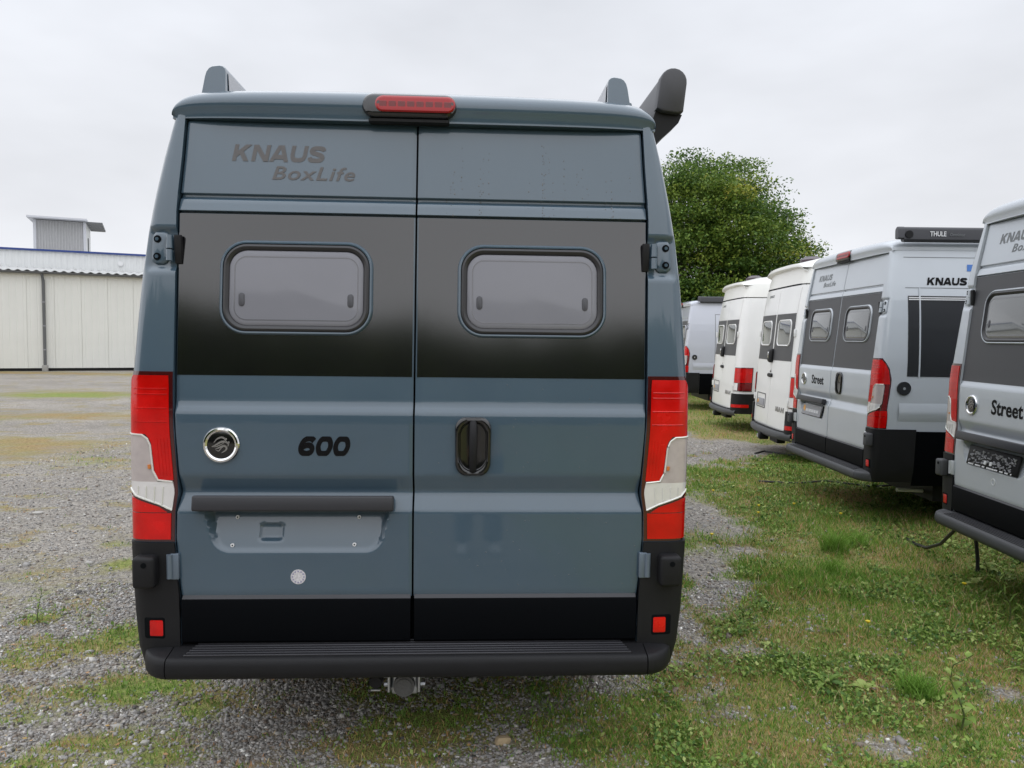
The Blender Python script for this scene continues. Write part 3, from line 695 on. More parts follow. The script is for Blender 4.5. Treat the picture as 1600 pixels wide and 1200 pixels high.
def plate(d, m, kind):
    z0, z1 = .868, .985; Rx = Matrix.Rotation(R(-11), 3, 'X'); yb = lambda z: ydoor(z)+.020
    q = MB(); q.box((-.43, yb(.925)-.012, .922), (.535, .014, .128), .006, 2, Rx); pl = q.build('plate_holder', M['glossblack'] if kind == 'grey' else M['rubber'], d)
    f = lambda x, z: yb(.925)-.020+(z-.922)*math.tan(R(11))
    if kind == 'grey':
        q = MB(); q.loft([[(x, f(x, z)-o_, z) for x, z in rrect(-.43, .922, .505, .106, .006, 3)] for o_ in (0, .002)]); q.build('dealer_plate', M['plategrey'], d)
        q = MB()
        for k in range(3): q.loft([[(x, f(x, z)-o_, z) for x, z in rrect(-.625+k*.012, .925-.012*k+.012, .050-.01*k, .05-.012*k, .02, 4)] for o_ in (.002, .0034+.0004*k)])
        q.build('plate_logo', M['orange'], d, kind='stuff')
        q = MB(); r_ = random.Random(3); x = -.57
        while x < -.24:
            w_ = r_.choice((.012, .016, .02)); q.loft([[(a, f(a, z)-o_, z) for a, z in rrect(x, .915, w_, .030, .003, 3)] for o_ in (.002, .0036)]); x += w_+.008
        q.build('plate_print', M['decalwhite'], d, kind='stuff')
    else:
        q = MB(); r_ = random.Random(5)
        for k in range(110):      # moulded clips and ribs of the empty carrier
            x, z = r_.uniform(-.665, -.195), r_.uniform(.882, .962); q.box((x, f(x, z)-.001, z), (r_.uniform(.006, .03), .006, r_.uniform(.003, .012)), .001, 1, Matrix.Rotation(r_.uniform(-.6, .6), 3, 'Y'))
        q.build('plate_ribs', M['plategrey'], d, kind='stuff')
        for x in (-.485, -.425):
            q = MB(); q.loft([[(a, f(a, z)-o_, z) for a, z in rrect(x, .898, .022, .024, .005, 4)] for o_ in (.0, .006)]); q.build('plate_clip', M['decalwhite'], d)
        q = MB(); x = -.66
        while x < -.20:
            w_ = r_.choice((.006, .009, .012)); q.loft([[(a, f(a, z)-o_, z) for a, z in rrect(x, .869, w_, .009, .001, 2)] for o_ in (.001, .0045)]); x += w_+.004+(.02 if r_.random() < .12 else 0)
        q.build('plate_print', M['decalwhite'], d, kind='stuff')
plate(aL, None, 'empty'); plate(bL, None, 'grey')
q = MB(); q.loft([[(-.40+r_*math.cos(a), ydoor(.79)+o_, .79+r_*math.sin(a)) for a in np.linspace(0, 2*math.pi, 24, endpoint=False)] for r_, o_ in ((.022, 0), (.022, -.002), (.016, -.002), (.016, 0))], cap=False); q.build('round_sticker', M['decalwhite'], aL)
# side dressing of van B: black window film, lettering, filler cap, seams
def side_pt(y, z, off=.004): return (WZ(z)+off, y, z)
def side_patch(y0, y1, z0, z1, off=.004, n=6):
    return [[side_pt(y, z, off) for y in np.linspace(y0, y1, 6)] for z in np.linspace(z0, z1, n)]
def side_text(txt, y0, y1, z0, z1, m, p, bold, shear, xf=None):
    V, F = text_mesh(txt, bold, shear, 1.0); P = []
    for a, b, c in V:
        y = y0+(y1-y0)*a; z = z0+(z1-z0)*b; P.append(((xf(z) if xf else WZ(z))+.003+.001*c, y, z))
    return MB().add(P, F).build('lettering', m, p, smooth=False)
def side_heavy(txt, y0, y1, z0, z1, m, p):
    q = MB()
    for poly in heavy_quads(txt, y0, y1, z0, z1, .30): q.add([(WZ(z)+.003+.0003*c, y, z) for y, z, c in poly], [tuple(range(len(poly)))])
    return q.build('lettering', m, p, smooth=False, kind='stuff')
def side_dress(p, film=True, name=True):
    if film:
        q = MB(); q.grid(side_patch(.26, .355, 1.355, 2.06)); f1 = q.build('side_film', M['glossblack'], p)
        q = MB(); q.grid(side_patch(.372, 2.0, 1.355, 2.06)); q.build('side_film', M['glossblack'], p)
        for z in (2.027, 2.043):
            q = MB(); q.grid(side_patch(.265, 2.0, z-.004, z+.004, .007, 2)); q.build('white_stripe', M['decalwhite'], p)
        q = MB(); q.grid(side_patch(.357, .370, 1.345, 2.13, .006, 8)); q.build('door_seam', M['silver'], p)
        for z in (2.13, 2.40):
            q = MB(); q.grid(side_patch(.24, 5, z-.003, z+.003, .002, 2)); q.build('body_seam', M['decallight'], p)
    q = MB(); q.cyl((WZ(1.28)+.004, .235, 1.25), (1, 0, 0), .060, .02, 28); fc = q.build('filler_cap', M['glossblack'], p)
    q = MB(); q.cyl((WZ(1.28)+.015, .235, 1.25), (1, 0, 0), .012, .006, 10); q.build('cap_lock', M['chrome'], fc)
    q = MB(); q.grid([[(WZ(z)+o_, y, z) for y in (.20, .26, 2.0, 5)] for z, o_ in ((.96, .001), (1.02, .016), (1.05, .016), (1.12, .001))]); q.build('side_crease', p_paint[p.name], p)
p_paint = {vanB.name: M['silver']}
side_dress(vanB)
side_heavy('KNAUS', .43, .785, 2.155, 2.222, M['decalblack'], vanB)
q = MB(); q.add([side_pt(.79, 2.34), side_pt(.90, 2.34), side_pt(.83, 2.28), side_pt(.785, 2.28)], [(0, 1, 2, 3)]); q.build('blue_decal', M['bluedecal'], vanB)
aw = awning(vanB, .950, .16, 4.3, tilt=R(-3), zc=2.59, k0=.56, bracket=False)
side_text('THULE', .43, .57, 2.575, 2.618, M['decalwhite'], aw, .02, 0, xf=lambda z: .985)
side_text('Omnistor', .60, .73, 2.578, 2.604, M['decallight'], aw, .0, 0, xf=lambda z: .992)
q = MB(); q.cyl((.982, .25, 2.59), (1, 0, 0), .034, .02, 16); q.build('awning_gear', M['rubber'], aw)
# supply cables under the vans
def cable(pts, r, label, name='cable'):
    q = MB(); q.tube(pts, r, 7); return tag(q.build(name, M['cable']), label, 'cable')
cable([(3.33, 6.36, .008), (3.29, 6.15, .02), (3.22, 5.85, .07), (3.14, 5.52, .19), (3.08, 5.25, .36), (3.06, 5.12, .47)], .012, 'black cable looping from under the right edge van down to the grass')
cable([(3.30, 5.40, .48), (3.315, 5.40, .30), (3.33, 5.385, .12), (3.32, 5.36, .0)], .013, 'straight black hose hanging under the bumper of the right edge van')
pts = [(3.55, 11.1, .012), (3.75, 11.3, .02), (4.0, 11.0, .015), (4.3, 10.6, .02), (4.1, 10.1, .015), (4.6, 9.7, .03), (4.9, 9.0, .35)]
cable(pts, .014, 'black cable coiled on the gravel behind the white vans')
cable([(2.9, 8.9, .012), (3.3, 8.75, .02), (3.7, 8.95, .015), (4.1, 8.6, .02), (4.4, 8.4, .1), (4.5, 8.3, .38)], .012, 'black cable lying on the ground under the van with the dealer plate')
q = MB(); q.tube([(3.55, 7.0, .30), (5.8, 6.95, .24)], .018, 8); q.build('waste_pipe', M['decalwhite'], None)
pp = bpy.data.objects['waste_pipe']; pp.parent = vanB; pp.matrix_parent_inverse = (Matrix.Translation(LOC_B) @ Matrix.Rotation(RZ_B, 4, 'Z')).inverted()

# ---- the farthest van of the row, mostly hidden
vanE, eL, eR = box_van(dict(silver_cfg, name='camper_van', loc=(4.02, 18.9, 0), rz=R(-91), paint=M['lilac'], label='pale lilac silver camper van at the far end of the row beside the trees', vinyl=M['greyvinyl']))
p_paint[vanE.name] = M['lilac']
side_dress(vanE, film=False)
q = MB(); q.grid(side_patch(.70, .712, 1.0, 2.25, .003)); q.grid(side_patch(.70, 1.7, 2.24, 2.252, .003, 2)); q.build('door_seam', M['decallight'], vanE, kind='stuff')
q = MB(); q.loft([[(WZ(z)+o_, y, z) for y, z in rrect(1.55, 1.80, .6-2*i_, .52-2*i_, .09, 6)] for i_, o_ in ((0, .0), (0, .012), (.02, .016))]); q.build('side_window', M['glossblack'], vanE)
ae = awning(vanE, .950, .30, 4.3, tilt=R(-3), zc=2.585, k0=.62, bracket=False)
side_text('THULE', .9, 1.10, 2.575, 2.625, M['decalwhite'], ae, .02, 0, xf=lambda z: .992)
side_text('Omnistor', 1.14, 1.32, 2.578, 2.608, M['decallight'], ae, .0, 0, xf=lambda z: .992)

# ------------------------------------------------------------------ tall white vans
CY_Z, CY_Y = [.3, .425, 1.376, 2.03, 2.41, 2.704, 3.0], [-.05, -.05, 0, .05, .103, .156, .21]
CW = lambda z: float(np.interp(z, [.30, .5, .72, 1.3, 1.6, 2.03, 2.41, 2.55, 2.72], [.94, .97, .985, .985, .965, .925, .880, .855, .80]))
def cyf(x, z): return float(np.interp(z, CY_Z, CY_Y))+.035*(abs(x)/.9)**2.5
def c_outline(z):
    w_ = CW(z); P = [(x, cyf(x, z)) for x in np.linspace(0, w_-.13, 10)]; y0 = P[-1][1]
    for t in np.linspace(0, math.pi/2, 10)[1:]: P.append((w_-.13+.13*math.sin(t), y0+.16*(1-math.cos(t))))
    return P+[(w_, y) for y in (.5, 1, 2, 4, 5.2)]+[(w_*.85, 5.8), (0, 6.1)]
def c_surf(z, k, off=0., side=1):
    """k = arc length from the middle of the rear outwards"""
    P = np.array(c_outline(z)); L = np.concatenate([[0], np.cumsum(np.hypot(*np.diff(P, axis=0).T))]); e_ = .015
    g = lambda s: np.array((np.interp(s, L, P[:, 0]), np.interp(s, L, P[:, 1])))
    p_, t = g(k), g(k+e_)-g(max(k-e_, 0)); t = t/(np.linalg.norm(t)+1e-9)
    return (side*(p_[0]+t[1]*off), p_[1]-t[0]*off, z)
def c_patch(mb, z0, z1, k0, k1, off, side, nz=8, nk=14, back=-.004):
    zz = np.linspace(z0, z1, nz); kk = np.linspace(k0, k1, nk)
    G = [[c_surf(z, k0, back, side)]+[c_surf(z, k, off, side) for k in kk]+[c_surf(z, k1, back, side)] for z in zz]
    a = [c_surf(z0, k0, back, side)]+[c_surf(z0, k, back, side) for k in kk]+[c_surf(z0, k1, back, side)]
    b = [c_surf(z1, k0, back, side)]+[c_surf(z1, k, back, side) for k in kk]+[c_surf(z1, k1, back, side)]
    return mb.grid([a]+G+[b])
def tall_van(loc, rz, label, side_window):
    p = empty('camper_van', loc, rz, label, 'camper van', 'camper vans parked on the gravel lot')
    b = MB()
    for side in (-1, 1):
        b.grid([[(side*x, y, z) for x, y in c_outline(z)] for z in (.36, .5, .72, 1.0, 1.3, 1.45, 1.6, 1.8, 2.03, 2.2, 2.41)])
    b.build('body', M['white'], p, angle=40)
    b = MB()
    for side in (-1, 1):
        b.grid([[(side*x, y, z) for x, y in c_outline(z)] for z in (2.425, 2.5, 2.6, 2.66)])
    G = []
    for y, zt in ((.09, 2.69), (.10, 2.715), (.20, 2.735), (.5, 2.81), (1.0, 2.87), (2.5, 2.91), (4.2, 2.86), (5.2, 2.55), (5.7, 2.42)):
        G.append([(x, y+.035*(abs(x)/.9)**2.5, min(2.64, zt-.05)+(zt-min(2.64, zt-.05))*(1-(abs(x)/.825)**4)**.5 if abs(x) < .8249 else min(2.64, zt-.05)) for x in np.sin(np.linspace(-1.5708, 1.5708, 25))*.825])
    G = [[(x, y+.07, z-.05) for x, y, z in G[0]], [(x, y, z-.02) for x, y, z in G[0]]]+G
    b.grid(G); b.build('high_roof', M['capwhite'], p, angle=40)
    q = MB()
    for side in (-1, 1): q.grid([[c_surf(z, k, .003, side) for k in np.linspace(0, .86, 12)] for z in (2.408, 2.428)])
    q.build('roof_joint', M['gap'], p)
    for side in (-1, 1):
        q = MB(); c_patch(q, .43, 2.385, .006, .805, .006, side, 30, 20); d = q.build('rear_door', M['white'], p)
        q = MB(); c_patch(q, 1.376, 2.03-.0, .03, .795, .009, side, 10, 14, .004); q.build('dark_film', M['greyvinyl'], d)
        yf = lambda x, z: cyf(x, z)-.008
        q = MB(); ring_loft(q, side*.425, 1.765, .54, .37, .085, [(0, .004), (0, -.008), (.006, -.014), (.018, -.012), (.022, .0)], yf, cap=False); wf = q.build('rear_window', M['white'], d)
        q = MB(); ring_loft(q, side*.425, 1.765, .505, .335, .07, [(0, .0), (.003, -.006), (.02, -.008)], yf); q.build('pane', M['dpane'], d)
        q = MB(); c_patch(q, .745, 1.17, .845, 1.20, .012, side, 10, 14); t = q.build('tail_light', M['housing'], p)
        q = MB(); c_patch(q, .90, 1.155, .86, 1.185, .018, side, 8, 12); q.build('red_lens', M['red'], t)
        q = MB(); c_patch(q, .76, .89, .96, 1.185, .018, side, 6, 10); q.build('lower_lens', M['darkred'], t)
        q = MB(); c_patch(q, .76, .89, .86, .95, .018, side, 6, 6); q.build('clear_lens', M['clear'], t)
        q = MB(); c_patch(q, .34, .70, .80, 1.75, .03, side, 8, 22); bc = q.build('bumper_corner', M['plastic'], p)
        q = MB(); c_patch(q, .455, .51, .83, 1.15, .036, side, 3, 12); q.build('reflector', M['red'], bc)
        for zz in (1.76, .8):
            q = MB(); q.box(c_surf(zz, .83, .012, side), (.03, .03, .10), .006, 2); q.build('door_hinge', M['white'], p)
        for yw in (1.3, 4.9):
            q = MB(); q.cyl((side*.87, yw, .35), (1, 0, 0), .35, .22, 24); wl = q.build('wheel', M['tyre'], p)
            q = MB(); q.cyl((side*.97, yw, .35), (1, 0, 0), .2, .05, 16); q.build('rim', M['rim'], wl)
    # lower step bumper
    q = MB(); G = []
    for z, o_ in ((.30, .0), (.30, .07), (.33, .10), (.375, .105), (.40, .09), (.415, .0)):
        G.append([(x, cyf(x, .4)-o_+.10*(abs(x)/.95)**4, z) for x in np.linspace(-.95, .95, 24)])
    q.grid(G); q.build('step_bumper', M['greyplastic'], p)
    q = MB(); G = [[(x, cyf(x, .4)-.05+.1*(abs(x)/.95)**4, z) for x in np.linspace(-.82, .82, 20)] for z in (.405, .425)]; q.grid(G); q.build('tread', M['plastic'], p)
    q = MB(); q.box((.05, .5, .40), (1.5, .8, .12)); q.build('underbody', M['rubber'], p)
    yf = lambda x, z: cyf(x, z)-.006
    # plate recess, handle, emblem, lettering
    q = MB(); ring_loft(q, -.42, .765, .50, .22, .02, [(0, .004), (0, -.006), (.012, -.006), (.02, .004)], yf, cap=True, n=4); pr = q.build('plate_recess', M['latch'], p)
    q = MB(); ring_loft(q, -.41, .74, .36, .11, .01, [(0, .002), (0, -.012), (.006, -.014)], yf, n=3); q.build('dealer_plate', M['plategrey'], pr)
    q = MB(); ring_loft(q, -.54, .745, .06, .06, .02, [(0, -.01), (.004, -.0165)], yf, n=4); q.build('plate_logo', M['orange'], pr)
    q = MB(); ring_loft(q, -.02, 1.44, .15, .20, .04, [(0, .0), (0, -.03), (.02, -.05), (.05, -.055)], yf, n=5); hb = q.build('door_lock', M['rubber'], p)
    q = MB(); q.box((-.02, cyf(0, 1.46)-.065, 1.45), (.03, .02, .09), .008, 2); q.build('lock_lever', M['chrome'], hb)
    q = MB(); ring_loft(q, -.02, 1.155, .22, .055, .026, [(0, .0), (0, -.012), (.012, -.022)], yf, n=5); q.build('door_handle', M['rubber'], p)
    q = MB(); q.add([(x, cyf(0, 1.2)-.010, z) for x, z in ((-.06, 1.195), (.02, 1.195), (.0, 1.235), (-.04, 1.235))], [(0, 1, 2, 3)]); q.build('emblem', M['chrome'], p, smooth=False)
    lettering('MAN', .36, .68, .665, .735, yf, M['emgrey'], p, .03, 0, 1.25, th=.006)
    lettering('KNAUS', -.55, -.30, 2.29, 2.33, yf, M['decallight'], p, .03, .2)
    # tow hitch and cable bag under the step
    q = MB(); q.box((.0, -.10, .27), (.10, .14, .10), .02, 2); h = q.build('tow_hitch', M['rubber'], p)
    q = MB(); q.cyl((-.16, -.12, .26), (0, 0, 1), .03, .05, 12); q.build('tow_ball', M['steel'], h)
    q = MB(); q.box((.42, -.02, .27), (.36, .12, .07), .015, 2); q.build('tow_frame', M['plastic'], p)
    q = MB(); ring = [(-.35+.20*math.cos(a), .62+.16*math.sin(a)) for a in np.linspace(0, 2*math.pi, 18, endpoint=False)]
    q.loft([[(x, y, 2.76) for x, y in ring], [(x, y, 2.85) for x, y in ring], [(-.35+(x+.35)*.6, .62+(y-.62)*.6, 2.90) for x, y in ring]]); q.build('roof_vent', mat('vent_dark', (.05, .03, .04), .25), p)
    if side_window:
        cs = lambda z: CW(z)
        q = MB(); q.loft([[(CW(z)+o_, y, z) for y, z in rrect(1.35, 2.53, 1.5, .20, .03, 4)] for o_ in (.0, .012)]); q.build('roof_window', M['greyvinyl'], p)
        q = MB(); q.grid([[(CW(z)+.003, y, z) for y in (.62, .635)] for z in (.75, 1.3, 1.6, 2.03, 2.40)]); q.build('side_seam', M['decallight'], p)
        q = MB(); q.grid([[(CW(z)+.004, y, z) for y in (.80, 1.35)] for z in (2.105, 2.135)]); q.build('blue_decal', M['bluedecal'], p)
        q = MB(); q.loft([[(CW(z)+o_, y, z) for y, z in rrect(1.45, 1.65, 1.0, .55, .06, 4)] for o_ in (.0, .01)]); q.build('side_window', M['glossblack'], p)
    return p
tall_van((3.7801, 11.1567, 0), R(-92.66), 'tall white camper van next to the van with the dealer plate, with the bigger lettering', False)
tall_van((4.0283, 14.6288, 0), R(-92.29), 'tall white camper van farther back whose right tail light is visible', True)

# ------------------------------------------------------------------ ground
def vnoise(x, y, seed=0):
    xi, yi = np.floor(x).astype(np.int64), np.floor(y).astype(np.int64); fx, fy = x-xi, y-yi
    def h(a, b):
        n = (a*374761393+b*668265263+seed*982451653) & 0xffffffff; n = ((n ^ (n >> 13))*1274126177) & 0xffffffff
        return ((n ^ (n >> 16)) & 0xffff)/65535.
    u, v = fx*fx*(3-2*fx), fy*fy*(3-2*fy)
    return (h(xi, yi)*(1-u)+h(xi+1, yi)*u)*(1-v)+(h(xi, yi+1)*(1-u)+h(xi+1, yi+1)*u)*v
def fbm(x, y, s, seed=0, o=4):
    a, t, n = .5, 0, 0
    for k in range(o): t = t+a*vnoise(x*s, y*s, seed+k*17); n += a; a *= .55; s *= 2.03
    return t/n
PATCH = [('g',1.75,8.3,.35,.5,.7,.1),('g',1.30,6.15,.20,.30,.7,.1),('g',1.62,6.3,.2,.2,.5,.2),('g',1.15,5.15,.12,.22,.8,.1),('g',1.75,5.55,.25,.3,.6,.2),('g',2.3,9.6,.5,.5,.6,.2),('g',1.05,4.75,.1,.15,.6,.3),('g',1.4,7.5,.25,.25,.5,.2),('g',-8.46,15.10,1.54,0.80,0.5,1),('g',-6.80,10.97,1.30,0.65,0.5,1),('g',-11.64,20.18,1.9,0.96,0.9,0),('g',-2.78,5.42,0.15,0.15,0.8,0),('g',-3.05,5.92,0.15,0.11,0.6,0),('g',-2.73,4.30,0.14,0.12,0.6,0.3),('g',-2.10,4.11,0.20,0.16,0.9,0),('g',-2.27,3.95,0.25,0.11,0.6,0.3),('g',-2.43,3.75,0.22,0.14,0.7,0.3),('g',-1.98,3.41,0.31,0.17,0.6,0.4),('g',-2.08,3.20,0.13,0.10,0.7,0.2),('g',-1.74,3.45,0.16,0.13,0.8,0),('g',-1.60,3.52,0.18,0.09,0.9,0),('g',-1.37,3.28,0.12,0.10,0.8,0.1),('g',-1.60,3.03,0.20,0.11,0.7,0.4),('g',-1.80,2.85,0.19,0.08,0.8,0.3),('g',-1.35,2.89,0.17,0.08,0.7,0.3),('g',-1.10,3.44,0.12,0.09,0.4,0.3),('g',-0.66,3.45,0.15,0.10,0.6,0.2),('g',-0.28,3.19,0.38,0.25,0.75,0.2),('g',-0.01,3.50,0.48,0.20,0.5,0.2),('g',0.28,3.05,0.15,0.15,0.8,0.2),('g',0.16,3.20,0.11,0.11,0.6,0.4),('g',-0.46,2.94,0.23,0.09,0.7,0.6),('g',0.59,3.33,0.17,0.15,0.6,0.3),('g',0.70,3.06,0.24,0.20,0.8,0.5),
         ('x',1.83,7.04,0.30,0.86,0.9,0),('x',1.44,5.60,0.20,0.38,0.8,0),('x',3.26,11.72,0.75,0.66,0.9,0),('x',1.02,4.14,0.09,0.32,0.5,0),('x',1.27,4.02,0.21,0.14,0.6,0),('x',0.88,3.46,0.15,0.20,0.5,0),('x',1.57,3.06,0.15,0.12,0.8,0),('x',2.36,3.53,0.14,0.13,0.8,0),('x',1.05,3.34,0.11,0.12,0.5,0),
         ('d',1.72,3.65,0.26,0.19,0.9,0),('d',1.83,3.42,0.17,0.13,0.8,0),('d',3.51,8.15,0.64,0.67,0.9,0),('d',2.92,5.92,0.16,0.24,0.7,0),('d',1.53,4.55,0.23,0.46,0.5,0),('d',0.87,3.11,0.22,0.22,0.5,0),('d',-0.30,3.09,0.27,0.10,0.6,0),('d',-6.46,10.56,1.6,0.81,0.6,0),('d',-10.05,16.24,1.8,0.95,0.5,0)]
def cover(x, y):
    """how green and how dry the ground is at a point"""
    x = np.asarray(x, float); y = np.asarray(y, float)
    wob = (fbm(x, y, 2.2, 5)-.5)*1.0+(fbm(x, y, 6.5, 6, 3)-.5)*.7
    edge = np.interp(y, [2, 3, 4, 4.5, 5, 5.6, 7, 8, 9.5, 10.5, 12, 13, 20, 40], [.10, .15, .45, .72, 1.0, 1.25, 1.62, 1.55, 2.0, 2.6, 4.2, 2.6, 2.2, 2])
    d = .32+.8*(fbm(x, y, 1.3, 31)-.4)
    g = smooth01((x-edge+wob)/.9)*.80
    far = smooth01((y-12)/6); g = np.maximum(g, .0+far*smooth01((x-1)/1.5)*.7)
    g = g+.22*smooth01((fbm(x, y, 1.1, 9)-.50)/.12)*(x < edge)*smooth01((8-y)/3)
    spk = smooth01((fbm(x, y*1.6, 3.1, 19, 3)-.60)/.10)*(x < edge-.3); g = np.maximum(g, .42*spk); d = np.where(spk > .3, np.maximum(d, .62), d)
    # strips of yellowed grass across the left of the lot
    st = smooth01((fbm(x*.30, y, .42, 51, 5)-.43)/.22)*smooth01((y-8.0)/3.5)*smooth01((33-y)/2)*(x < 0)
    g = np.maximum(g, .62*st*(.35+1.1*fbm(x, y*1.3, 1.9, 57, 4))); d = np.maximum(d, (.45+.5*fbm(x*.5, y, .8, 59, 3))*st)
    for k, cx, cy, rx, ry, wt, dr in PATCH:
        q = np.exp(-((x-cx)/rx)**2-((y-cy)/ry)**2)*wt
        if k == 'g': g = g+q*(1-g); d = d*(1-q)+dr*q
        elif k == 'x': g = g*(1-q)
        else: d = np.maximum(d, q)
    n = fbm(x, y, 7, 3); n2 = fbm(x, y, 23, 13, 2)
    return np.clip(g+(n-.5)*.9*np.sqrt(np.clip(g, .02, 1))+(n2-.5)*.25*(g > .03), 0, 1), np.clip(d+(fbm(x, y, 5, 41)-.5)*.5, 0, 1)
def relief(x, y): return (fbm(x, y, .9, 71, 3)-.5)*.03+(fbm(x, y, 6, 81, 2)-.5)*.012

def axis(lo, hi, step_, far, grow=1.25):
    a = list(np.arange(lo, hi+1e-6, step_)); s_ = step_; v = hi
    while v < far: s_ *= grow; v += s_; a.append(v)
    s_ = step_; v = lo
    while v > -far: s_ *= grow; v -= s_; a.insert(0, v)
    return np.array(a)
gx = np.concatenate([axis(-5, 5.5, .055, 5.2)[:0], np.arange(-30, -5, .16), np.arange(-5, 5.5, .055), np.arange(5.5, 12, .16)])
gx = np.concatenate([-30-np.cumsum(.2*1.3**np.arange(30))[::-1], gx, 12+np.cumsum(.2*1.3**np.arange(30))])
gy = np.concatenate([np.arange(2.2, 12.5, .055), np.arange(12.5, 36, .13)])
gy = np.concatenate([2.2-np.cumsum(.08*1.3**np.arange(34))[::-1], gy, 36+np.cumsum(.2*1.3**np.arange(30))])
X, Y = np.meshgrid(gx, gy); fade = np.clip(1-(np.hypot(X, Y-6)-15)/30, 0, 1)
Zg = relief(X, Y)*fade-.004
gg, dd = cover(X, Y)
nx, ny = len(gx), len(gy); base = (np.arange(ny-1)[:, None]*nx+np.arange(nx-1)[None]).ravel()
gidx = np.stack([base, base+1, base+1+nx, base+nx], 1)
GM = bpy.data.materials.new('gravel_ground'); GM.use_nodes = True
t = GM.node_tree; b = t.nodes['Principled BSDF']; b.inputs['Roughness'].default_value = .9; b.inputs['Specular IOR Level'].default_value = .25
tc = t.nodes.new('ShaderNodeTexCoord')
def noise(sc_, det=5, ro=.6):
    n = t.nodes.new('ShaderNodeTexNoise'); n.inputs['Scale'].default_value = sc_; n.inputs['Detail'].default_value = det; n.inputs['Roughness'].default_value = ro; t.links.new(tc.outputs['Object'], n.inputs[0]); return n
def ramp(src, stops):
    r = t.nodes.new('ShaderNodeValToRGB'); el = r.color_ramp.elements
    while len(el) < len(stops): el.new(.5)
    for k, (p_, c) in enumerate(stops): el[k].position = p_; el[k].color = (*c, 1)
    t.links.new(src, r.inputs[0]); return r
def mixc(f, a, b_):
    m_ = t.nodes.new('ShaderNodeMixRGB')
    if isinstance(f, float): m_.inputs[0].default_value = f
    else: t.links.new(f, m_.inputs[0])
    t.links.new(a, m_.inputs[1]); t.links.new(b_, m_.inputs[2]); return m_
vo = t.nodes.new('ShaderNodeTexVoronoi'); vo.inputs['Scale'].default_value = 55; t.links.new(tc.outputs['Object'], vo.inputs[0])
vo2 = t.nodes.new('ShaderNodeTexVoronoi'); vo2.inputs['Scale'].default_value = 130; t.links.new(tc.outputs['Object'], vo2.inputs[0])
sep = t.nodes.new('ShaderNodeSeparateColor'); t.links.new(vo.outputs['Color'], sep.inputs[0])
sep2 = t.nodes.new('ShaderNodeSeparateColor'); t.links.new(vo2.outputs['Color'], sep2.inputs[0])
st1 = ramp(sep.outputs[0], [(0, (.12, .115, .11)), (.55, (.31, .295, .28)), (1, (.56, .535, .50))])
st2 = ramp(sep2.outputs[0], [(0, (.11, .105, .10)), (.6, (.30, .285, .27)), (1, (.54, .515, .48))])
grav = mixc(.5, st1.outputs[0], st2.outputs[0])
big = ramp(noise(.55, 6).outputs[0], [(.35, (.84, .80, .75)), (.65, (1.12, 1.07, 1.0))])
grav2 = t.nodes.new('ShaderNodeMixRGB'); grav2.blend_type = 'MULTIPLY'; grav2.inputs[0].default_value = 1; t.links.new(grav.outputs[0], grav2.inputs[1]); t.links.new(big.outputs[0], grav2.inputs[2])
green = ramp(noise(28, 6, .7).outputs[0], [(.3, (.09, .085, .04)), (.5, (.20, .265, .06)), (.68, (.37, .40, .12))])
dry = ramp(noise(24, 6, .7).outputs[0], [(.3, (.13, .07, .045)), (.5, (.34, .20, .11)), (.7, (.50, .38, .21))])
ag = t.nodes.new('ShaderNodeAttribute'); ag.attribute_name = 'green'; ad = t.nodes.new('ShaderNodeAttribute'); ad.attribute_name = 'dry'
cov = mixc(ad.outputs['Fac'], green.outputs[0], dry.outputs[0])
gn = noise(45, 5, .7)
ma = t.nodes.new('ShaderNodeMath'); ma.operation = 'MULTIPLY_ADD'; ma.inputs[1].default_value = .9; ma.inputs[2].default_value = -.45; t.links.new(gn.outputs[0], ma.inputs[0])
mb_ = t.nodes.new('ShaderNodeMath'); mb_.operation = 'ADD'; t.links.new(ma.outputs[0], mb_.inputs[0]); t.links.new(ag.outputs['Fac'], mb_.inputs[1])
fac = t.nodes.new('ShaderNodeMapRange'); fac.inputs[1].default_value = .12; fac.inputs[2].default_value = .60; t.links.new(mb_.outputs[0], fac.inputs[0])
fin = mixc(fac.outputs[0], grav2.outputs[0], cov.outputs[0]); t.links.new(fin.outputs[0], b.inputs['Base Color'])
hh = t.nodes.new('ShaderNodeMath'); hh.operation = 'ADD'; t.links.new(vo.outputs['Distance'], hh.inputs[0]); t.links.new(vo2.outputs['Distance'], hh.inputs[1])
hm = t.nodes.new('ShaderNodeMath'); hm.operation = 'ADD'; t.links.new(hh.outputs[0], hm.inputs[0]); t.links.new(noise(90, 4).outputs[0], hm.inputs[1])
bp = t.nodes.new('ShaderNodeBump'); bp.inputs['Strength'].default_value = .8; bp.inputs['Distance'].default_value = .008; bp.invert = True; t.links.new(hm.outputs[0], bp.inputs['Height']); t.links.new(bp.outputs[0], b.inputs['Normal'])
gr = fast_mesh('ground', np.stack([X.ravel(), Y.ravel(), Zg.ravel()], 1), 4, gidx, GM, attrs={'green': gg.ravel(), 'dry': dd.ravel()}, smooth=True)
tag(gr, 'gravel parking ground with patches of grass and moss', kind='structure')
def gz(x, y): return relief(x, y)*np.clip(1-(np.hypot(x, y-6)-15)/30, 0, 1)-.004

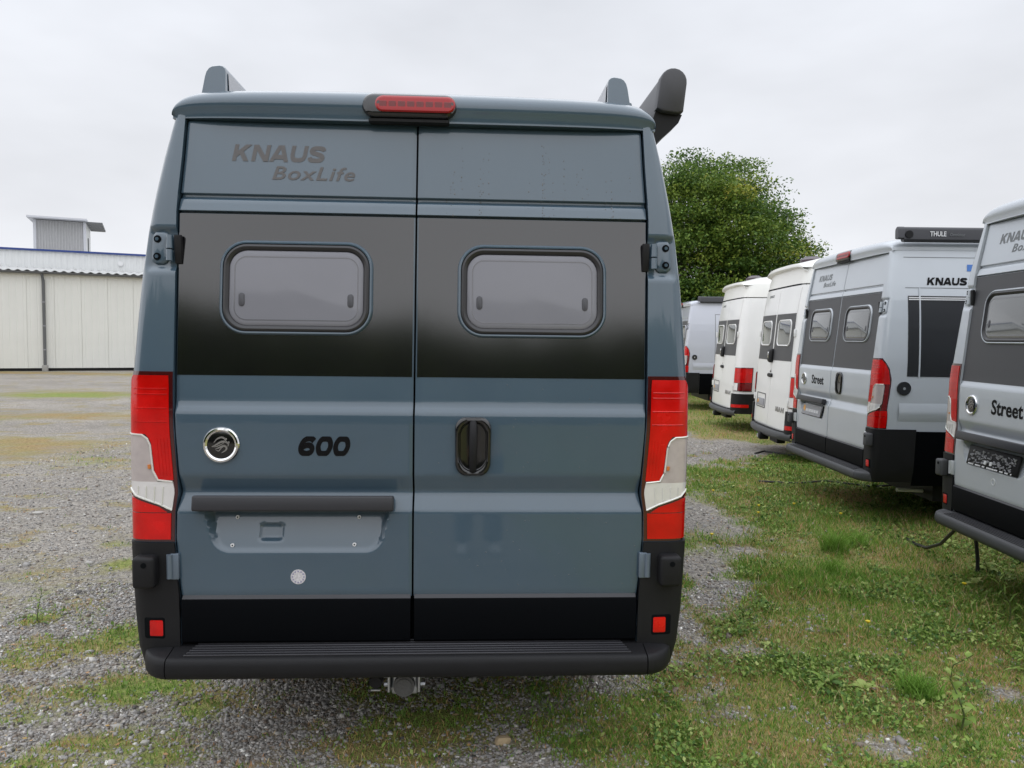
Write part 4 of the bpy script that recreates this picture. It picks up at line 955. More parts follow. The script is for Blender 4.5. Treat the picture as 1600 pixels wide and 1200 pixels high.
# view-independent sampling areas: denser close to the lane where the photographer stands
def scatter(n, x0, x1, y0, y1, power=2.0):
    v = rng.random(n); y = y0+(y1-y0)*v**power; x = rng.uniform(x0, x1, n)*1.0
    return x, y
def stones():
    x = []; y = []
    for n, a in ((42000, (-2.9, .0, 2.5, 5.0, 1.2)), (30000, (-6.2, -.9, 4.2, 13, 1.7)), (30000, (-.2, 3.2, 2.5, 5.2, 1.1)), (14000, (.8, 3.6, 4.8, 12.5, 1.3)), (12000, (-1.4, .8, 2.9, 4.2, 1.))):
        p_ = scatter(n, *a); x.append(p_[0]); y.append(p_[1])
    x = np.concatenate(x); y = np.concatenate(y); g, d = cover(x, y)
    k = rng.random(len(x)) > np.clip(g*1.30-.05, 0, .985); x, y = x[k], y[k]; n = len(x)
    s_ = (.0031+.0058*rng.random(n)**2.4)*(1+.06*np.clip(y-3, 0, 3)); big = rng.random(n) < .010; s_[big] *= 2.0
    cube = np.array([(a, b_, c) for a in (-1, 1) for b_ in (-1, 1) for c in (-1, 1)], float)
    V = cube[None]*(1+.45*(rng.random((n, 8, 3))-.5)); V *= np.stack([np.ones(n), .55+.4*rng.random(n), .4+.35*rng.random(n)], 1)[:, None]
    ang = rng.random(n)*6.283; tl = (rng.random((n, 2))-.5)*.9
    V[:, :, 2] += V[:, :, 0]*tl[:, :1]+V[:, :, 1]*tl[:, 1:]
    c, s2 = np.cos(ang)[:, None], np.sin(ang)[:, None]; vx = V[:, :, 0]*c-V[:, :, 1]*s2; vy = V[:, :, 0]*s2+V[:, :, 1]*c
    V = np.stack([vx, vy, V[:, :, 2]], 2)*s_[:, None, None]
    V += np.stack([x, y, gz(x, y)+s_*.15], 1)[:, None]
    f = np.array([(0, 1, 3, 2), (4, 6, 7, 5), (0, 4, 5, 1), (2, 3, 7, 6), (0, 2, 6, 4), (1, 5, 7, 3)])
    idx = (f[None]+8*np.arange(n)[:, None, None]).reshape(-1)
    tint = np.clip(.45+.22*rng.standard_normal(n), 0, .88); w_ = rng.random(n) < .012; tint[w_] = 1
    o = fast_mesh('gravel', V.reshape(-1, 3), 4, idx, GRAVEL, attrs={'tint': np.repeat(tint, 8)})
    tag(o, 'loose grey gravel stones', kind='stuff')
stones()

def blades(name, x, y, h, wd, tint, lean, label, mats=GRASS):
    n = len(x); a = rng.random(n)*6.283; la = rng.random(n)*6.283; z = gz(x, y)-.002
    dx, dy = np.cos(a)*wd, np.sin(a)*wd; lx, ly = np.cos(la)*lean*h, np.sin(la)*lean*h
    V = np.stack([np.stack([x-dx, y-dy, z], 1), np.stack([x+dx, y+dy, z], 1), np.stack([x+dx*.8+lx*.4, y+dy*.8+ly*.4, z+h*.6], 1), np.stack([x-dx*.8+lx*.4, y-dy*.8+ly*.4, z+h*.6], 1), np.stack([x+lx, y+ly, z+h], 1)], 1)
    k = 5*np.arange(n)[:, None]
    idx = np.concatenate([k+0, k+1, k+2, k+3, k+3, k+2, k+4], 1).reshape(-1); fn = np.tile([4, 3], n)
    o = fast_mesh(name, V.reshape(-1, 3), fn, idx, mats, attrs={'tint': np.repeat(np.clip(tint, 0, 1), 5)}); return tag(o, label, kind='stuff')
def grass():
    xs = []; ys = []
    for n, a in ((130000, (.1, 3.4, 2.5, 5.4, 1.1)), (110000, (.9, 5.2, 5.0, 11.5, 1.25)), (42000, (-2.9, .8, 2.5, 4.6, 1.1)), (16000, (-6, -1.2, 4.4, 11, 1.2)), (26000, (2.0, 6.5, 11, 24, 1.3))):
        p_ = scatter(n, *a); xs.append(p_[0]); ys.append(p_[1])
    x = np.concatenate(xs); y = np.concatenate(ys); g, d = cover(x, y)
    k = rng.random(len(x)) < smooth01((g-.12)/.62); x, y, g, d = x[k], y[k], g[k], d[k]; n = len(x)
    lush = smooth01((fbm(x, y, 1.6, 61)-.45)/.2)*smooth01((x-1.0)/.8)
    h = (.010+.022*rng.random(n)**1.5)*(1+1.1*lush)*(1+.05*np.clip(y-4, 0, 10)); wd = (.0011+.0016*rng.random(n))*(1+.11*np.clip(y-3.5, 0, 12))
    tint = .05+.42*rng.random(n)+np.where(rng.random(n) < d*.8, .38+.30*rng.random(n), 0)
    blades('grass', x, y, h, wd, tint, .35+.5*rng.random(n), 'short patchy grass and moss on the gravel')
grass()
def small_leaves():
    """clover, plantain and other low broad leaves, too many to count"""
    xs = []; ys = []
    for n, a in ((95000, (.6, 3.5, 2.5, 5.6, 1.1)), (75000, (1.3, 5.0, 5.0, 11, 1.2)), (12000, (-2.8, .9, 2.5, 4.4, 1.1))):
        p_ = scatter(n, *a); xs.append(p_[0]); ys.append(p_[1])
    x = np.concatenate(xs); y = np.concatenate(ys); g, d = cover(x, y); c = smooth01((fbm(x, y, 2.6, 91)-.40)/.16)
    k = rng.random(len(x)) < smooth01((g-.4)/.4)*c*(1-.75*d); x, y = x[k], y[k]; n = len(x)
    s_ = (.006+.013*rng.random(n)**1.6)*(1+.08*np.clip(y-3.5, 0, 8)); a = rng.random(n)*6.283; up = .25+.9*rng.random(n); z = gz(x, y)+.003+.025*rng.random(n)
    d1 = np.stack([np.cos(a)*np.cos(up), np.sin(a)*np.cos(up), np.sin(up)], 1); d2 = np.stack([-np.sin(a), np.cos(a), (rng.random(n)-.5)*.6], 1)
    p0 = np.stack([x, y, z], 1); L = s_[:, None]
    V = np.stack([p0, p0+d1*L*.9+d2*L*.55, p0+d1*L*1.9, p0+d1*L*.9-d2*L*.55], 1)
    V[:, 2, 2] -= s_*.35
    o = fast_mesh('clover', V.reshape(-1, 3), 4, np.arange(4*n), WEED, attrs={'tint': np.repeat(np.clip(.35+.3*rng.standard_normal(n), 0, 1), 4)})
    tag(o, 'low clover and plantain leaves growing through the grass', kind='stuff')
small_leaves()
def dead_stalks():
    x, y = scatter(2600, .9, 5.0, 2.6, 9.5, 1.2); g, d = cover(x, y); k = (g > .45) & (fbm(x, y, 1.8, 77) > .44); x, y = x[k], y[k]; n = len(x)
    blades('dead_stalks', x, y, .05+.12*rng.random(n)**1.6, .0010+.0008*rng.random(n), .80+.2*rng.random(n), .3+1.2*rng.random(n), 'dry straw coloured grass stalks')
    x, y = scatter(1500, -5, 3.4, 2.6, 7.5, 1.2); n = len(x); a = rng.random(n)*6.283; s_ = .006+.010*rng.random(n); z = gz(x, y)+.008
    d1 = np.stack([np.cos(a), np.sin(a), .25*(rng.random(n)-.5)], 1)*s_[:, None]; d2 = np.stack([-np.sin(a), np.cos(a), .6*(rng.random(n)-.3)], 1)*s_[:, None]*.5; p0 = np.stack([x, y, z], 1)
    o = fast_mesh('leaf_litter', np.stack([p0-d1, p0+d2, p0+d1, p0-d2], 1).reshape(-1, 3), 4, np.arange(4*n), GRASS, attrs={'tint': np.repeat(.74+.26*rng.random(n), 4)}); tag(o, 'small dry fallen leaves on the gravel', kind='stuff')
dead_stalks()

# ------------------------------------------------------------------ single weeds and stones
def leaf_obj(p, base, dirv, up, L, W, tint, name='leaf', fold=.25):
    d = Vector(dirv).normalized(); s_ = d.cross(Vector((0, 0, 1))).normalized(); n = s_.cross(d)
    V = []; prof = [(0, .08), (.2, .75), (.45, 1.), (.75, .62), (1., .04)]
    for t_, k in prof:
        c = Vector(base)+d*L*t_-n*(-up*L*t_*(1-t_))-Vector((0, 0, 1))*L*.25*t_*t_
        V += [c-s_*W*.5*k+n*W*fold*k*.5, c, c+s_*W*.5*k+n*W*fold*k*.5]
    F = []
    for i in range(4): F += [(3*i, 3*i+1, 3*i+4, 3*i+3), (3*i+1, 3*i+2, 3*i+5, 3*i+4)]
    me = bpy.data.meshes.new(name); me.from_pydata([tuple(v) for v in V], [], F); me.materials.append(WEED)
    at = me.attributes.new('tint', 'FLOAT', 'POINT'); at.data.foreach_set('value', [tint]*len(V)); me.polygons.foreach_set('use_smooth', [True]*len(F))
    return link(bpy.data.objects.new(name, me), p)
def weed(x, y, label, h, nl, L, W, spread=.3, seed=0, rosette=False, tint=.5, cat='weed', name='weed_plant'):
    r_ = random.Random(seed); p = empty(name, (x, y, float(gz(np.array(x), np.array(y)))), 0, label, cat)
    if not rosette:
        pts = [(0, 0, -.01)]+[(math.sin(k*.9+seed)*.02*k*h*2, math.cos(k*1.3+seed)*.015*k*h*2, h*k/5) for k in range(1, 6)]
        q = MB(); q.tube(pts, [.004*(1-.12*k)*(.5+h*2) for k in range(6)], 6); q.build('stem', M['stem'], p)
    for k in range(nl):
        a = k*2.4+r_.uniform(-.4, .4)
        if rosette: base = (0.01*math.cos(a), .01*math.sin(a), .004); el = r_.uniform(.15, .7); l_ = L*r_.uniform(.6, 1.1)
        else:
            f = (k+1)/nl; i = min(int(f*5), 4); u = f*5-i; b_ = np.array(pts[i])*(1-u)+np.array(pts[min(i+1, 5)])*u; base = tuple(b_); el = r_.uniform(.0, .5)+.4*f; l_ = L*(1.1-.55*f)*r_.uniform(.8, 1.1)
        leaf_obj(p, base, (math.cos(a)*math.cos(el), math.sin(a)*math.cos(el), math.sin(el)), .5, l_, W*l_/L, min(max(tint+r_.uniform(-.2, .2), 0), 1))
    return p
weed(1.94, 3.19, 'tall broad leaved weed standing at the lower right corner', .34, 18, .075, .048, seed=2, tint=.55)
weed(-2.66, 4.25, 'thin upright weed alone on the gravel at the left', .20, 16, .10, .010, seed=4, tint=.3)
weed(1.53, 3.61, 'flat rosette of blue green leaves in the brown patch at right', .0, 18, .11, .030, seed=5, rosette=True, tint=.25)
weed(1.69, 3.56, 'pale green broad leaf rosette right of the blue green one', .0, 9, .07, .040, seed=6, rosette=True, tint=.75)
weed(3.42, 5.42, 'leafy weed under the hanging hose of the right edge van', .16, 14, .11, .055, seed=8, tint=.8)
weed(3.12, 5.05, 'pale leafy weed left of the hanging hose at right', .07, 10, .10, .055, seed=9, tint=.85)
weed(3.6, 6.2, 'dandelion like rosette below the bumper joint of the right edge van', .0, 14, .12, .035, seed=10, rosette=True, tint=.8)
weed(4.05, 10.5, 'bushy weed on the gravel in front of the van with the dealer plate', .35, 26, .10, .018, seed=11, tint=.6)
weed(3.85, 8.1, 'leafy weed in the dark beneath the dealer plate van', .2, 14, .12, .05, seed=12, tint=.4)
weed(1.83, 4.26, 'small dark green rosette in the middle of the right hand grass', .0, 20, .07, .012, seed=13, rosette=True, tint=.2)
weed(2.95, 4.45, 'tall grassy weed at the right edge of the picture', .30, 22, .16, .012, seed=14, tint=.5)
weed(2.60, 3.75, 'upright weed with narrow leaves low at the right edge', .22, 18, .11, .02, seed=15, tint=.55)
weed(1.40, 4.06, 'small bright green clump on the mossy gravel right of the van', .0, 10, .05, .022, seed=16, rosette=True, tint=.7)
def tuft(x, y, n, h, label, tint):
    r2 = np.random.default_rng(int(x*100)); a = r2.random(n)*6.283; rr = r2.random(n)*.10
    p = blades('grass_tuft', x+np.cos(a)*rr, y+np.sin(a)*rr, h*(.5+.6*r2.random(n)), np.full(n, .0028), tint+.15*r2.random(n), .5+.5*r2.random(n), label)
    del p['kind']; tag(p, label, 'grass tuft'); return p
tuft(2.55, 5.95, 260, .20, 'largest tall grass tuft in the right hand grass left of the right edge van', .25)
tuft(2.82, 6.15, 150, .15, 'smaller grass tuft just right of the largest one', .25)
tuft(1.93, 3.52, 300, .10, 'bright green short tuft beside the brown patch lower right', .2)
tuft(4.35, 11.4, 200, .28, 'grass tuft at the bumper corner of the nearer white van', .3)
tuft(2.3, 5.4, 180, .12, 'grass tuft among clover in the middle of the right hand grass', .25)
FL = ['middle', 'right one', 'left one', 'by the gravel strip', 'nearest the edge van', 'lower right one', 'lowest', 'farthest']
for k, (x, y) in enumerate(((2.35, 7.2), (2.72, 7.3), (2.25, 6.9), (1.62, 6.1), (3.0, 6.9), (2.95, 4.9), (2.0, 4.2), (2.1, 7.9))):
    p = empty('flower', (x, y, 0), 0, 'yellow flower on a thin stalk in the grass, '+FL[k], 'flower', 'yellow flowers in the grass')
    q = MB(); q.tube([(0, 0, 0), (.01, 0, .05), (.005, .005, .085)], .002, 5); q.build('stalk', M['stem'], p)
    q = MB(); q.loft([[(.005+r_*math.cos(a), .005+r_*math.sin(a), z) for a in np.linspace(0, 6.283, 10, endpoint=False)] for r_, z in ((.003, .083), (.013, .092), (.014, .097), (.006, .100))]); q.build('petals', M['yellow'], p)
def rock(x, y, s_, m, label, seed, flat=.55):
    r_ = np.random.default_rng(seed); bm = bmesh.new(); bmesh.ops.create_icosphere(bm, subdivisions=2, radius=1)
    off = r_.random(3)*50
    for v in bm.verts:
        c = np.array(v.co); k = 1+.45*(vnoise(np.array(c[0]*1.3+off[0]), np.array(c[1]*1.3+c[2]+off[1]), seed)-.5); c = c*k; c = np.sign(c)*np.abs(c)**.75; v.co = Vector((c[0]*s_, c[1]*s_*.7, c[2]*s_*flat))
    me = bpy.data.meshes.new('stone'); bm.to_mesh(me); bm.free(); me.materials.append(m); me.polygons.foreach_set('use_smooth', [True]*len(me.polygons)); me.set_sharp_from_angle(angle=R(28))
    o = bpy.data.objects.new('stone', me); o.location = (x, y, float(gz(np.array(x), np.array(y)))+s_*flat*.45); o.rotation_euler = (0, 0, r_.random()*.6); link(o); tag(o, label, 'stone')
rock(-.02, 3.06, .036, M['rock'], 'flat tan stone on the gravel below the van bumper', 3)
greystone = mat('pale_stone', (.42, .40, .37), .85, vary=.12, vscale=30, bump=.3, bscale=60)
rock(-1.63, 3.12, .022, greystone, 'pale stone in the moss at the lower left', 4)
rock(-1.46, 3.0, .018, greystone, 'whitish pebble near the bottom left of the van', 5)
rock(-3.01, 5.41, .030, greystone, 'flat beige stone on the gravel left of the van bumper', 6)
rock(-4.3, 6.9, .045, greystone, 'long pale stone far out on the left gravel', 7, .35)
rock(.18, 3.5, .016, greystone, 'small white pebble under the van right of the hitch', 8)

# ------------------------------------------------------------------ the long shed on the left
HP = Vector((-21.21, 31.77, 0)); HA = math.atan2(2.2, 4.6)            # wall line and its direction
hall = empty('storage_hall', HP, HA, 'long cream storage shed with vertical wall panels and grey gutter', 'building')
EAVE = 4.05; x0h, x1h = -24.0, 26.0
def panel_mesh(w_, h_, m, nm, n=4):
    q = MB(); cols = []
    P = [(0, .016)]
    for k in range(n):
        a = k*w_/n+.012
        P += [(a, 0), (a+.02, 0), (a+w_/n*.5-.03, .0), (a+w_/n*.5-.012, .008), (a+w_/n*.5+.012, .008), (a+w_/n*.5+.03, 0), (a+w_/n-.03, 0)]
    P += [(w_-.012, 0), (w_-.002, .016)]
    q.grid([[(x, y, 0) for x, y in P], [(x, y, h_) for x, y in P]]); o = q.build(nm, m, hall, angle=20); return o
pm = panel_mesh(1.0, EAVE-.12, M['wall'], 'wall_panel'); pm.location = (x0h, 0, .12)
for k in range(1, int(x1h-x0h)):
    c = pm.copy(); COL.objects.link(c); c.parent = hall; c.location = (x0h+k, 0, .12+.0)
q = MB(); q.box(((x0h+x1h)/2, .10, .06), (x1h-x0h, .14, .12)); q.build('plinth', M['rubber'], hall, smooth=False)
for s_, nm in ((x0h, 'end_wall'), (x1h, 'end_wall')):
    q = MB(); q.box((s_, 9, 2.6), (.1, 17.8, 5.2)); q.build(nm, M['wall'], hall, smooth=False)
q = MB(); q.box(((x0h+x1h)/2, 18, 2.6), (x1h-x0h, .1, 5.2)); q.build('back_wall', M['wall'], hall, smooth=False)
q = MB(); xs = np.arange(x0h-.2, x1h+.2, .045); wv = .032*np.sin(xs*2*math.pi/.33)
q.grid([[(x, y, z+w_) for x, w_ in zip(xs, wv)] for y, z in ((-.22, EAVE+.15), (5.0, EAVE+.62))]); q.grid([[(x, -.22, EAVE+.15+w_) for x, w_ in zip(xs, wv)], [(x, -.22, EAVE+.13+w_) for x, w_ in zip(xs, wv)]]); q.build('roof_sheet', M['roofsheet'], hall)
q = MB(); sec = [(-.20+.060*math.cos(a), EAVE+.08+.060*math.sin(a)) for a in np.linspace(math.pi, 2*math.pi, 9)]+[(-.133, EAVE+.11), (-.267, EAVE+.11)]
q.loft([[(x, y, z) for y, z in sec] for x in (x0h, x1h)], cap=True, capstart=True); q.build('gutter', M['gutter'], hall)
q = MB(); q.box(((x0h+x1h)/2, -.02, EAVE+.02), (x1h-x0h, .06, .10)); q.build('eaves_board', M['wall'], hall, smooth=False)
for xp in (-9.3, 1.62, 12.4):
    q = MB(); q.tube([(xp-.03, -.2, EAVE), (xp, -.12, EAVE-.25), (xp, -.09, EAVE-.4), (xp, -.09, .25)], .062, 10); dp = q.build('downpipe', M['gutter'], hall)
    for zz in (.9, 1.9, 2.9):
        q = MB(); q.cyl((xp, -.09, zz), (0, 0, 1), .072, .05, 10); q.build('pipe_bracket', M['plategrey'], dp)
    q = MB(); q.box((xp, -.10, .10), (.22, .2, .3), .03, 2); q.build('pipe_foot', M['concrete'], dp)
# taller hall behind with a blue capping
UP0, UP1 = EAVE+.40, 5.50
uh = empty('rear_hall', HP, HA, 'taller pale hall behind the shed with a blue capping strip', 'building')
q = MB(); P = []
for k in np.arange(x0h, x1h, .25): P += [(k, 5.0), (k+.10, 5.0), (k+.125, 5.02), (k+.225, 5.02)]
q.grid([[(x, y, 0) for x, y in P], [(x, y, UP1) for x, y in P]]); q.build('hall_wall', M['wall2'], uh, angle=20)
q = MB(); q.box(((x0h+x1h)/2, 4.97, UP1+.02), (x1h-x0h+.2, .16, .085)); q.build('blue_capping', M['bluecap'], uh, smooth=False)
q = MB(); q.grid([[(x, 5.0, UP1+.02) for x in (x0h, x1h)], [(x, 11, UP1+.5) for x in (x0h, x1h)], [(x, 17.6, UP1-.1) for x in (x0h, x1h)]]); q.build('hall_roof', M['roofsheet'], uh, smooth=False)
q = MB(); q.cyl((4.4, 4.96, 5.05), (0, 1, 0), .12, .06, 16); q.build('wall_lamp', M['decalwhite'], uh)
# stair tower on the hall
twp = Vector((-22.6, 44.5, 0)); tw = empty('stair_tower', (-26.95, 43.5, 0), R(25), 'small grey tower with a flat lid roof standing behind the long shed', 'building')
TW, TH = 2.58, 7.95
q = MB(); P = []
for k in np.arange(.12, TW-.12, .14): P += [(k, -.03), (k+.05, -.03), (k+.07, 0), (k+.12, 0)]
q.grid([[(x, y, 0) for x, y in P], [(x, y, TH) for x, y in P]]); q.build('front_cladding', M['tower'], tw, angle=20)
for xx in (.06, TW-.06): q = MB(); q.box((xx, -.01, TH/2), (.14, .12, TH)); q.build('corner_trim', M['towertrim'], tw, smooth=False)
q = MB(); q.box((TW/2, 1.85, TH/2), (TW-.004, 3.6, TH-.01)); q.build('tower_wall', M['wall2'], tw, smooth=False)
q = MB(); q.box((TW-.02+.03, 1.5, TH-1.3), (.06, .45, 1.1)); q.build('slit_window', M['gutter'], tw, smooth=False)
q = MB(); q.box((TW/2-.08, 1.5, TH+.08), (TW+.35, 4.3, .10)); q.build('lid_roof', M['towertrim'], tw, smooth=False)
for k in range(4): q = MB(); q.box((TW+.45, .3+k*.9, TH+.0-.02*k), (.8, .55, .10)); q.build('roof_louvre', M['gutter'], tw, smooth=False)

# ------------------------------------------------------------------ trees
def tree_parts(seed, height, rad, leaves, leaf, trunk_r, low=.12, flat=.42, tone=0.):
    r_ = np.random.default_rng(seed); q = MB(); tips = []
    th = height*.35
    q.tube([(0, 0, -.1), (.05, .02, th*.5), (0, .08, th)], [trunk_r*1.25, trunk_r, trunk_r*.8], 10)
    for k in range(16):
        a = k*2.4+r_.uniform(-.4, .4); z0 = th*(.35+.65*r_.random()); el = r_.uniform(.25, 1.25); L = rad*r_.uniform(.7, 1.05)
        pts = [Vector((0, .04, z0))]; d = Vector((math.cos(a)*math.cos(el), math.sin(a)*math.cos(el), math.sin(el)))
        for i in range(1, 6):
            d = (d+Vector((r_.uniform(-.16, .16), r_.uniform(-.16, .16), .05))).normalized(); pts.append(pts[-1]+d*L/5)
        q.tube(pts, [trunk_r*.42*(1-.17*i) for i in range(6)], 6)
        for i in (2, 3, 4):
            a2 = r_.uniform(0, 6.28); d2 = (d+Vector((math.cos(a2)*.8, math.sin(a2)*.8, r_.uniform(-.2, .5)))).normalized()
            q.tube([pts[i], pts[i]+d2*L*.25, pts[i]+d2*L*.45+Vector((0, 0, .1))], [trunk_r*.16, trunk_r*.1, trunk_r*.05], 5)
    # clumps: sprays of leaves on an uneven shell and inside it
    nc = 520; u = r_.random(nc)*2-1; ph = r_.random(nc)*6.283; rr = np.where(r_.random(nc) < .72, .80+.22*r_.random(nc), .35+.5*r_.random(nc))
    lump = .66+.62*fbm(np.cos(ph)*1.6+u*2+9, np.sin(ph)*1.6+u*1.3+9, 1.2, seed, 3)
    cxy = np.sqrt(1-u*u)*rr*lump; cz = height*(low+.5*(1-low))+u*rr*lump*height*.5*(1-low)
    taper = 1.04-.10*np.clip((cz/height-.55)/.45, 0, 1)
    C = np.stack([np.cos(ph)*cxy*rad*taper, np.sin(ph)*cxy*rad*taper, cz], 1)
    per = leaves//nc; n = nc*per; cs = np.repeat(C, per, 0); sz = np.repeat(.24+.30*r_.random(nc), per)*rad/3.4
    out_ = np.repeat(np.stack([np.cos(ph), np.sin(ph), .15+0*ph], 1), per, 0)
    o_ = np.clip(r_.standard_normal((n, 3)), -1.55, 1.55)*np.stack([sz, sz, sz*flat], 1); t1 = r_.random(n)
    P = cs+o_+out_*(t1*sz*.7)[:, None]; P[:, 2] = np.maximum(P[:, 2]-.12*np.hypot(o_[:, 0], o_[:, 1]), .05)
    nrm = r_.standard_normal((n, 3))*.7+np.array([0, 0, .9]); nrm /= np.linalg.norm(nrm, axis=1)[:, None]
    a1 = np.cross(nrm, r_.standard_normal((n, 3))); a1 /= np.linalg.norm(a1, axis=1)[:, None]; a2 = np.cross(nrm, a1); s_ = (leaf*(.6+.7*r_.random(n)))[:, None]
    V = np.stack([P-a1*s_, P+a2*s_*.55, P+a1*s_, P-a2*s_*.55], 1)
    cl = np.repeat(r_.random(nc)*1.5-.25, per); yel = np.repeat((r_.random(nc) < .10)*.2, per)
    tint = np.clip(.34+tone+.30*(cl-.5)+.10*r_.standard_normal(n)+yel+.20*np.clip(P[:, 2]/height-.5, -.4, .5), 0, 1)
    return q, V, tint
def make_tree(x, y, seed, height, rad, leaves, leaf, trunk_r, label, cat='tree', group=None, low=.12, name='tree', tone=0.):
    q, V, tint = tree_parts(seed, height, rad, leaves, leaf, trunk_r, low, tone=tone); p = empty(name, (x, y, 0), 0, label, cat, group)
    q.build('trunk', M['bark'], p)
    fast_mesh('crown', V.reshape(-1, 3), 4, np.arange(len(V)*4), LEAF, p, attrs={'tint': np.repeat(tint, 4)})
    return p
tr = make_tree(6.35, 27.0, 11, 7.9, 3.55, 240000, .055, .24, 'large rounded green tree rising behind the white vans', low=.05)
make_tree(6.3, 24.6, 23, 3.4, 2.2, 50000, .05, .10, 'dark bushy undergrowth tree below the large tree behind the far van', low=.02, tone=-.12)
make_tree(9.0, 28.5, 29, 4.2, 2.0, 50000, .05, .12, 'lower spreading tree at the right foot of the large tree', low=.05, tone=-.05)
# trees that close the lot behind the photographer
first = None
for k, (x, y, s_) in enumerate(((-40, -28, 1.2), (-35, -31, 1.2), (-30, -33, 1.2), (-25.5, -35, 1.2), (-21, -35, 1.15), (-17, -37, 1.15), (-13, -36, 1.05), (-9, -38, 1.08), (-5, -37, 1.0), (-1, -38, 1.02), (3, -38, .98), (7, -37, .98), (11, -37, 1.0), (15, -38, 1.08), (19.5, -37, 1.05), (24, -36, 1.1), (29, -36, 1.1), (35, -34, 1.15))):
    src = tr; p = tr.copy(); COL.objects.link(p); p.location = (x, y, 0); p.scale = (s_*1.15, s_*1.15, s_*1.32); p.rotation_euler = (0, 0, k*1.1)
    p['label'] = 'green tree of the row that closes the lot opposite the vans'; p['group'] = 'trees along the lot behind the photographer'
    for ch in tr.children: c = ch.copy(); COL.objects.link(c); c.parent = p

# ------------------------------------------------------------------ rain drops on the front van
q = MB(); r_ = random.Random(9)
def drop(x, z, r0_, k):
    y = ydoor(z); n = 6
    q.loft([[(x+rr*math.cos(a), y+off, z+rr*k*math.sin(a)) for a in np.linspace(0, 6.283, n, endpoint=False)] for rr, off in ((r0_, .0002), (r0_*.7, -.0009), (r0_*.2, -.0014))])
for c in range(26):
    x0 = r_.uniform(.08, .82); z = r_.uniform(2.15, 2.42)
    for j in range(r_.randint(4, 14)):
        z -= r_.uniform(.008, .05)
        if z < 2.0 and abs(z-1.82) < .19 and abs(x0-.436) < .30: continue
        if z < 1.55: break
        drop(x0+r_.uniform(-.004, .004), z, r_.uniform(.0012, .0028), r_.uniform(1., 2.2))
for j in range(120): drop(r_.uniform(.03, .83), r_.choice((r_.uniform(.72, 1.0), r_.uniform(1.15, 1.36), r_.uniform(1.42, 1.62))), r_.uniform(.001, .0022), 1.2)
dr_ = q.build('rain_drops', mat('water_drop', (.10, .11, .12), .05, 0, 1, .02), dR, kind='stuff')

# ------------------------------------------------------------------ the photographer, seen only as a reflection in the door
def skin_mesh(name, pts, edges, root, m, parent, levels=2):
    me = bpy.data.meshes.new(name); me.from_pydata([p_[0] for p_ in pts], edges, [])
    o = bpy.data.objects.new(name, me); link(o, parent); me.materials.append(m)
    sk = o.modifiers.new('skin', 'SKIN'); sd = o.modifiers.new('smooth', 'SUBSURF'); sd.levels = levels; sd.render_levels = levels
    sv = me.skin_vertices[0].data
    for i, p_ in enumerate(pts): sv[i].radius = p_[1]; sv[i].use_root = (i == root)
    return o
pe = empty('person', (.08, -.36, 0), 0, 'person in blue jeans, dark jacket and white shoes photographing the dark van', 'person')
skinm = mat('skin', (.50, .30, .22), .5); jeans = mat('blue_jeans', (.035, .055, .12), .85); jacket = mat('dark_jacket', (.03, .03, .04), .8); hair = mat('brown_hair', (.05, .03, .02), .7); shoe = mat('white_shoe', (.72, .72, .72), .6)
B = [((0, 0, .95), (.15, .10)), ((0, -.01, 1.12), (.14, .095)), ((0, -.02, 1.30), (.155, .105)), ((0, -.02, 1.42), (.12, .085)), ((0, -.01, 1.50), (.055, .055)), ((0, .015, 1.58), (.065, .075)), ((0, .02, 1.66), (.078, .095)), ((0, .01, 1.74), (.055, .065)),
     ((-.19, -.01, 1.41), (.058, .058)), ((-.24, .07, 1.24), (.046, .046)), ((-.20, .22, 1.38), (.038, .038)), ((-.14, .30, 1.56), (.026, .03)), ((.17, -.01, 1.41), (.058, .058)), ((.20, .07, 1.24), (.046, .046)), ((.11, .22, 1.38), (.038, .038)), ((-.02, .30, 1.56), (.026, .03)),
     ((-.10, 0, .88), (.095, .10)), ((-.115, .01, .50), (.062, .066)), ((-.12, -.01, .10), (.042, .046)), ((.10, 0, .88), (.095, .10)), ((.115, .01, .50), (.062, .066)), ((.12, -.01, .10), (.042, .046))]
skin_mesh('body', B, [(0, 1), (1, 2), (2, 3), (3, 4), (4, 5), (5, 6), (6, 7), (3, 8), (8, 9), (9, 10), (10, 11), (3, 12), (12, 13), (13, 14), (14, 15), (0, 16), (16, 17), (17, 18), (0, 19), (19, 20), (20, 21)], 0, skinm, pe)
skin_mesh('jeans', [((0, 0, .97), (.165, .115)), ((-.10, 0, .86), (.108, .112)), ((-.115, .01, .50), (.080, .084)), ((-.12, -.01, .07), (.072, .076)), ((.10, 0, .86), (.108, .112)), ((.115, .01, .50), (.080, .084)), ((.12, -.01, .07), (.072, .076))], [(0, 1), (1, 2), (2, 3), (0, 4), (4, 5), (5, 6)], 0, jeans, pe)
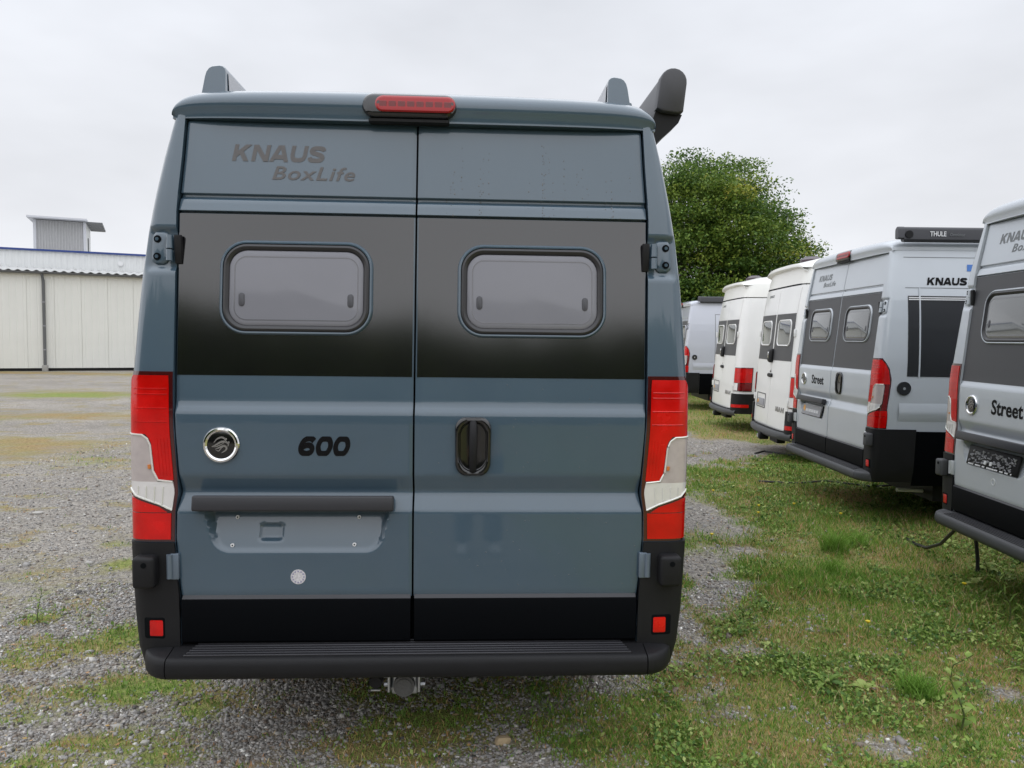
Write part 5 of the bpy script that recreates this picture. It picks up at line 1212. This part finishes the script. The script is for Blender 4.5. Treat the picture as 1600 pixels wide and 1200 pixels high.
skin_mesh('jacket', [((0, 0, .93), (.175, .125)), ((0, -.01, 1.12), (.165, .12)), ((0, -.02, 1.30), (.175, .125)), ((0, -.02, 1.43), (.125, .095)), ((0, -.015, 1.49), (.075, .075)), ((-.19, -.01, 1.41), (.074, .074)), ((-.24, .07, 1.24), (.062, .062)), ((-.20, .22, 1.38), (.052, .052)), ((-.15, .285, 1.52), (.042, .044)), ((.17, -.01, 1.41), (.074, .074)), ((.20, .07, 1.24), (.062, .062)), ((.11, .22, 1.38), (.052, .052)), ((-.01, .285, 1.52), (.042, .044))],
          [(0, 1), (1, 2), (2, 3), (3, 4), (3, 5), (5, 6), (6, 7), (7, 8), (3, 9), (9, 10), (10, 11), (11, 12)], 0, jacket, pe)
skin_mesh('hair', [((0, -.045, 1.66), (.070, .07)), ((0, -.02, 1.74), (.078, .06)), ((0, .045, 1.775), (.06, .035))], [(0, 1), (1, 2)], 0, hair, pe)
for sx in (-1, 1):
    sh = skin_mesh('shoe', [((sx*.12, -.06, .05), (.042, .045)), ((sx*.125, .05, .045), (.046, .042)), ((sx*.135, .16, .035), (.045, .032))], [(0, 1), (1, 2)], 0, shoe, pe)
for hx, sg in ((-.14, 1), (-.02, -1)):
    hd = [((hx, .30, 1.565), (.022, .03)), ((hx+sg*.005, .315, 1.615), (.022, .036))]; ed = [(0, 1)]
    for f in range(4):
        k = len(hd); hd += [((hx+sg*(.004+.004*f), .325-.004*f, 1.635-.018*f), (.009, .009)), ((hx+sg*(.022+.004*f), .338, 1.640-.018*f), (.0085, .0085)), ((hx+sg*(.042+.003*f), .336, 1.642-.018*f), (.0075, .0075))]; ed += [(1, k), (k, k+1), (k+1, k+2)]
    k = len(hd); hd += [((hx+sg*.018, .305, 1.598), (.011, .011)), ((hx+sg*.036, .302, 1.616), (.009, .009))]; ed += [(0, k), (k, k+1)]
    skin_mesh('hand', hd, ed, 0, skinm, pe)
for sx in (-1, 1):
    q = MB(); q.cyl((sx*.031, .112, 1.665), (0, 1, 0), .009, .008, 10); q.build('eye', M['rubber'], pe)
q = MB(); q.loft([[(-.014, .105, 1.625), (.014, .105, 1.625), (0, .105, 1.67)], [(-.010, .128, 1.628), (.010, .128, 1.628), (0, .116, 1.662)]]); q.build('nose', skinm, pe)
q = MB(); q.box((0, .098, 1.60), (.045, .012, .008), .003, 2); q.build('mouth', mat('lips', (.42, .18, .16), .5), pe)
ph = MB(); ph.box((0, -.035, 1.635), (.155, .009, .074), .003, 2); tag(ph.build('phone', M['glossblack']), 'black phone held up by the person taking the photograph', 'phone')
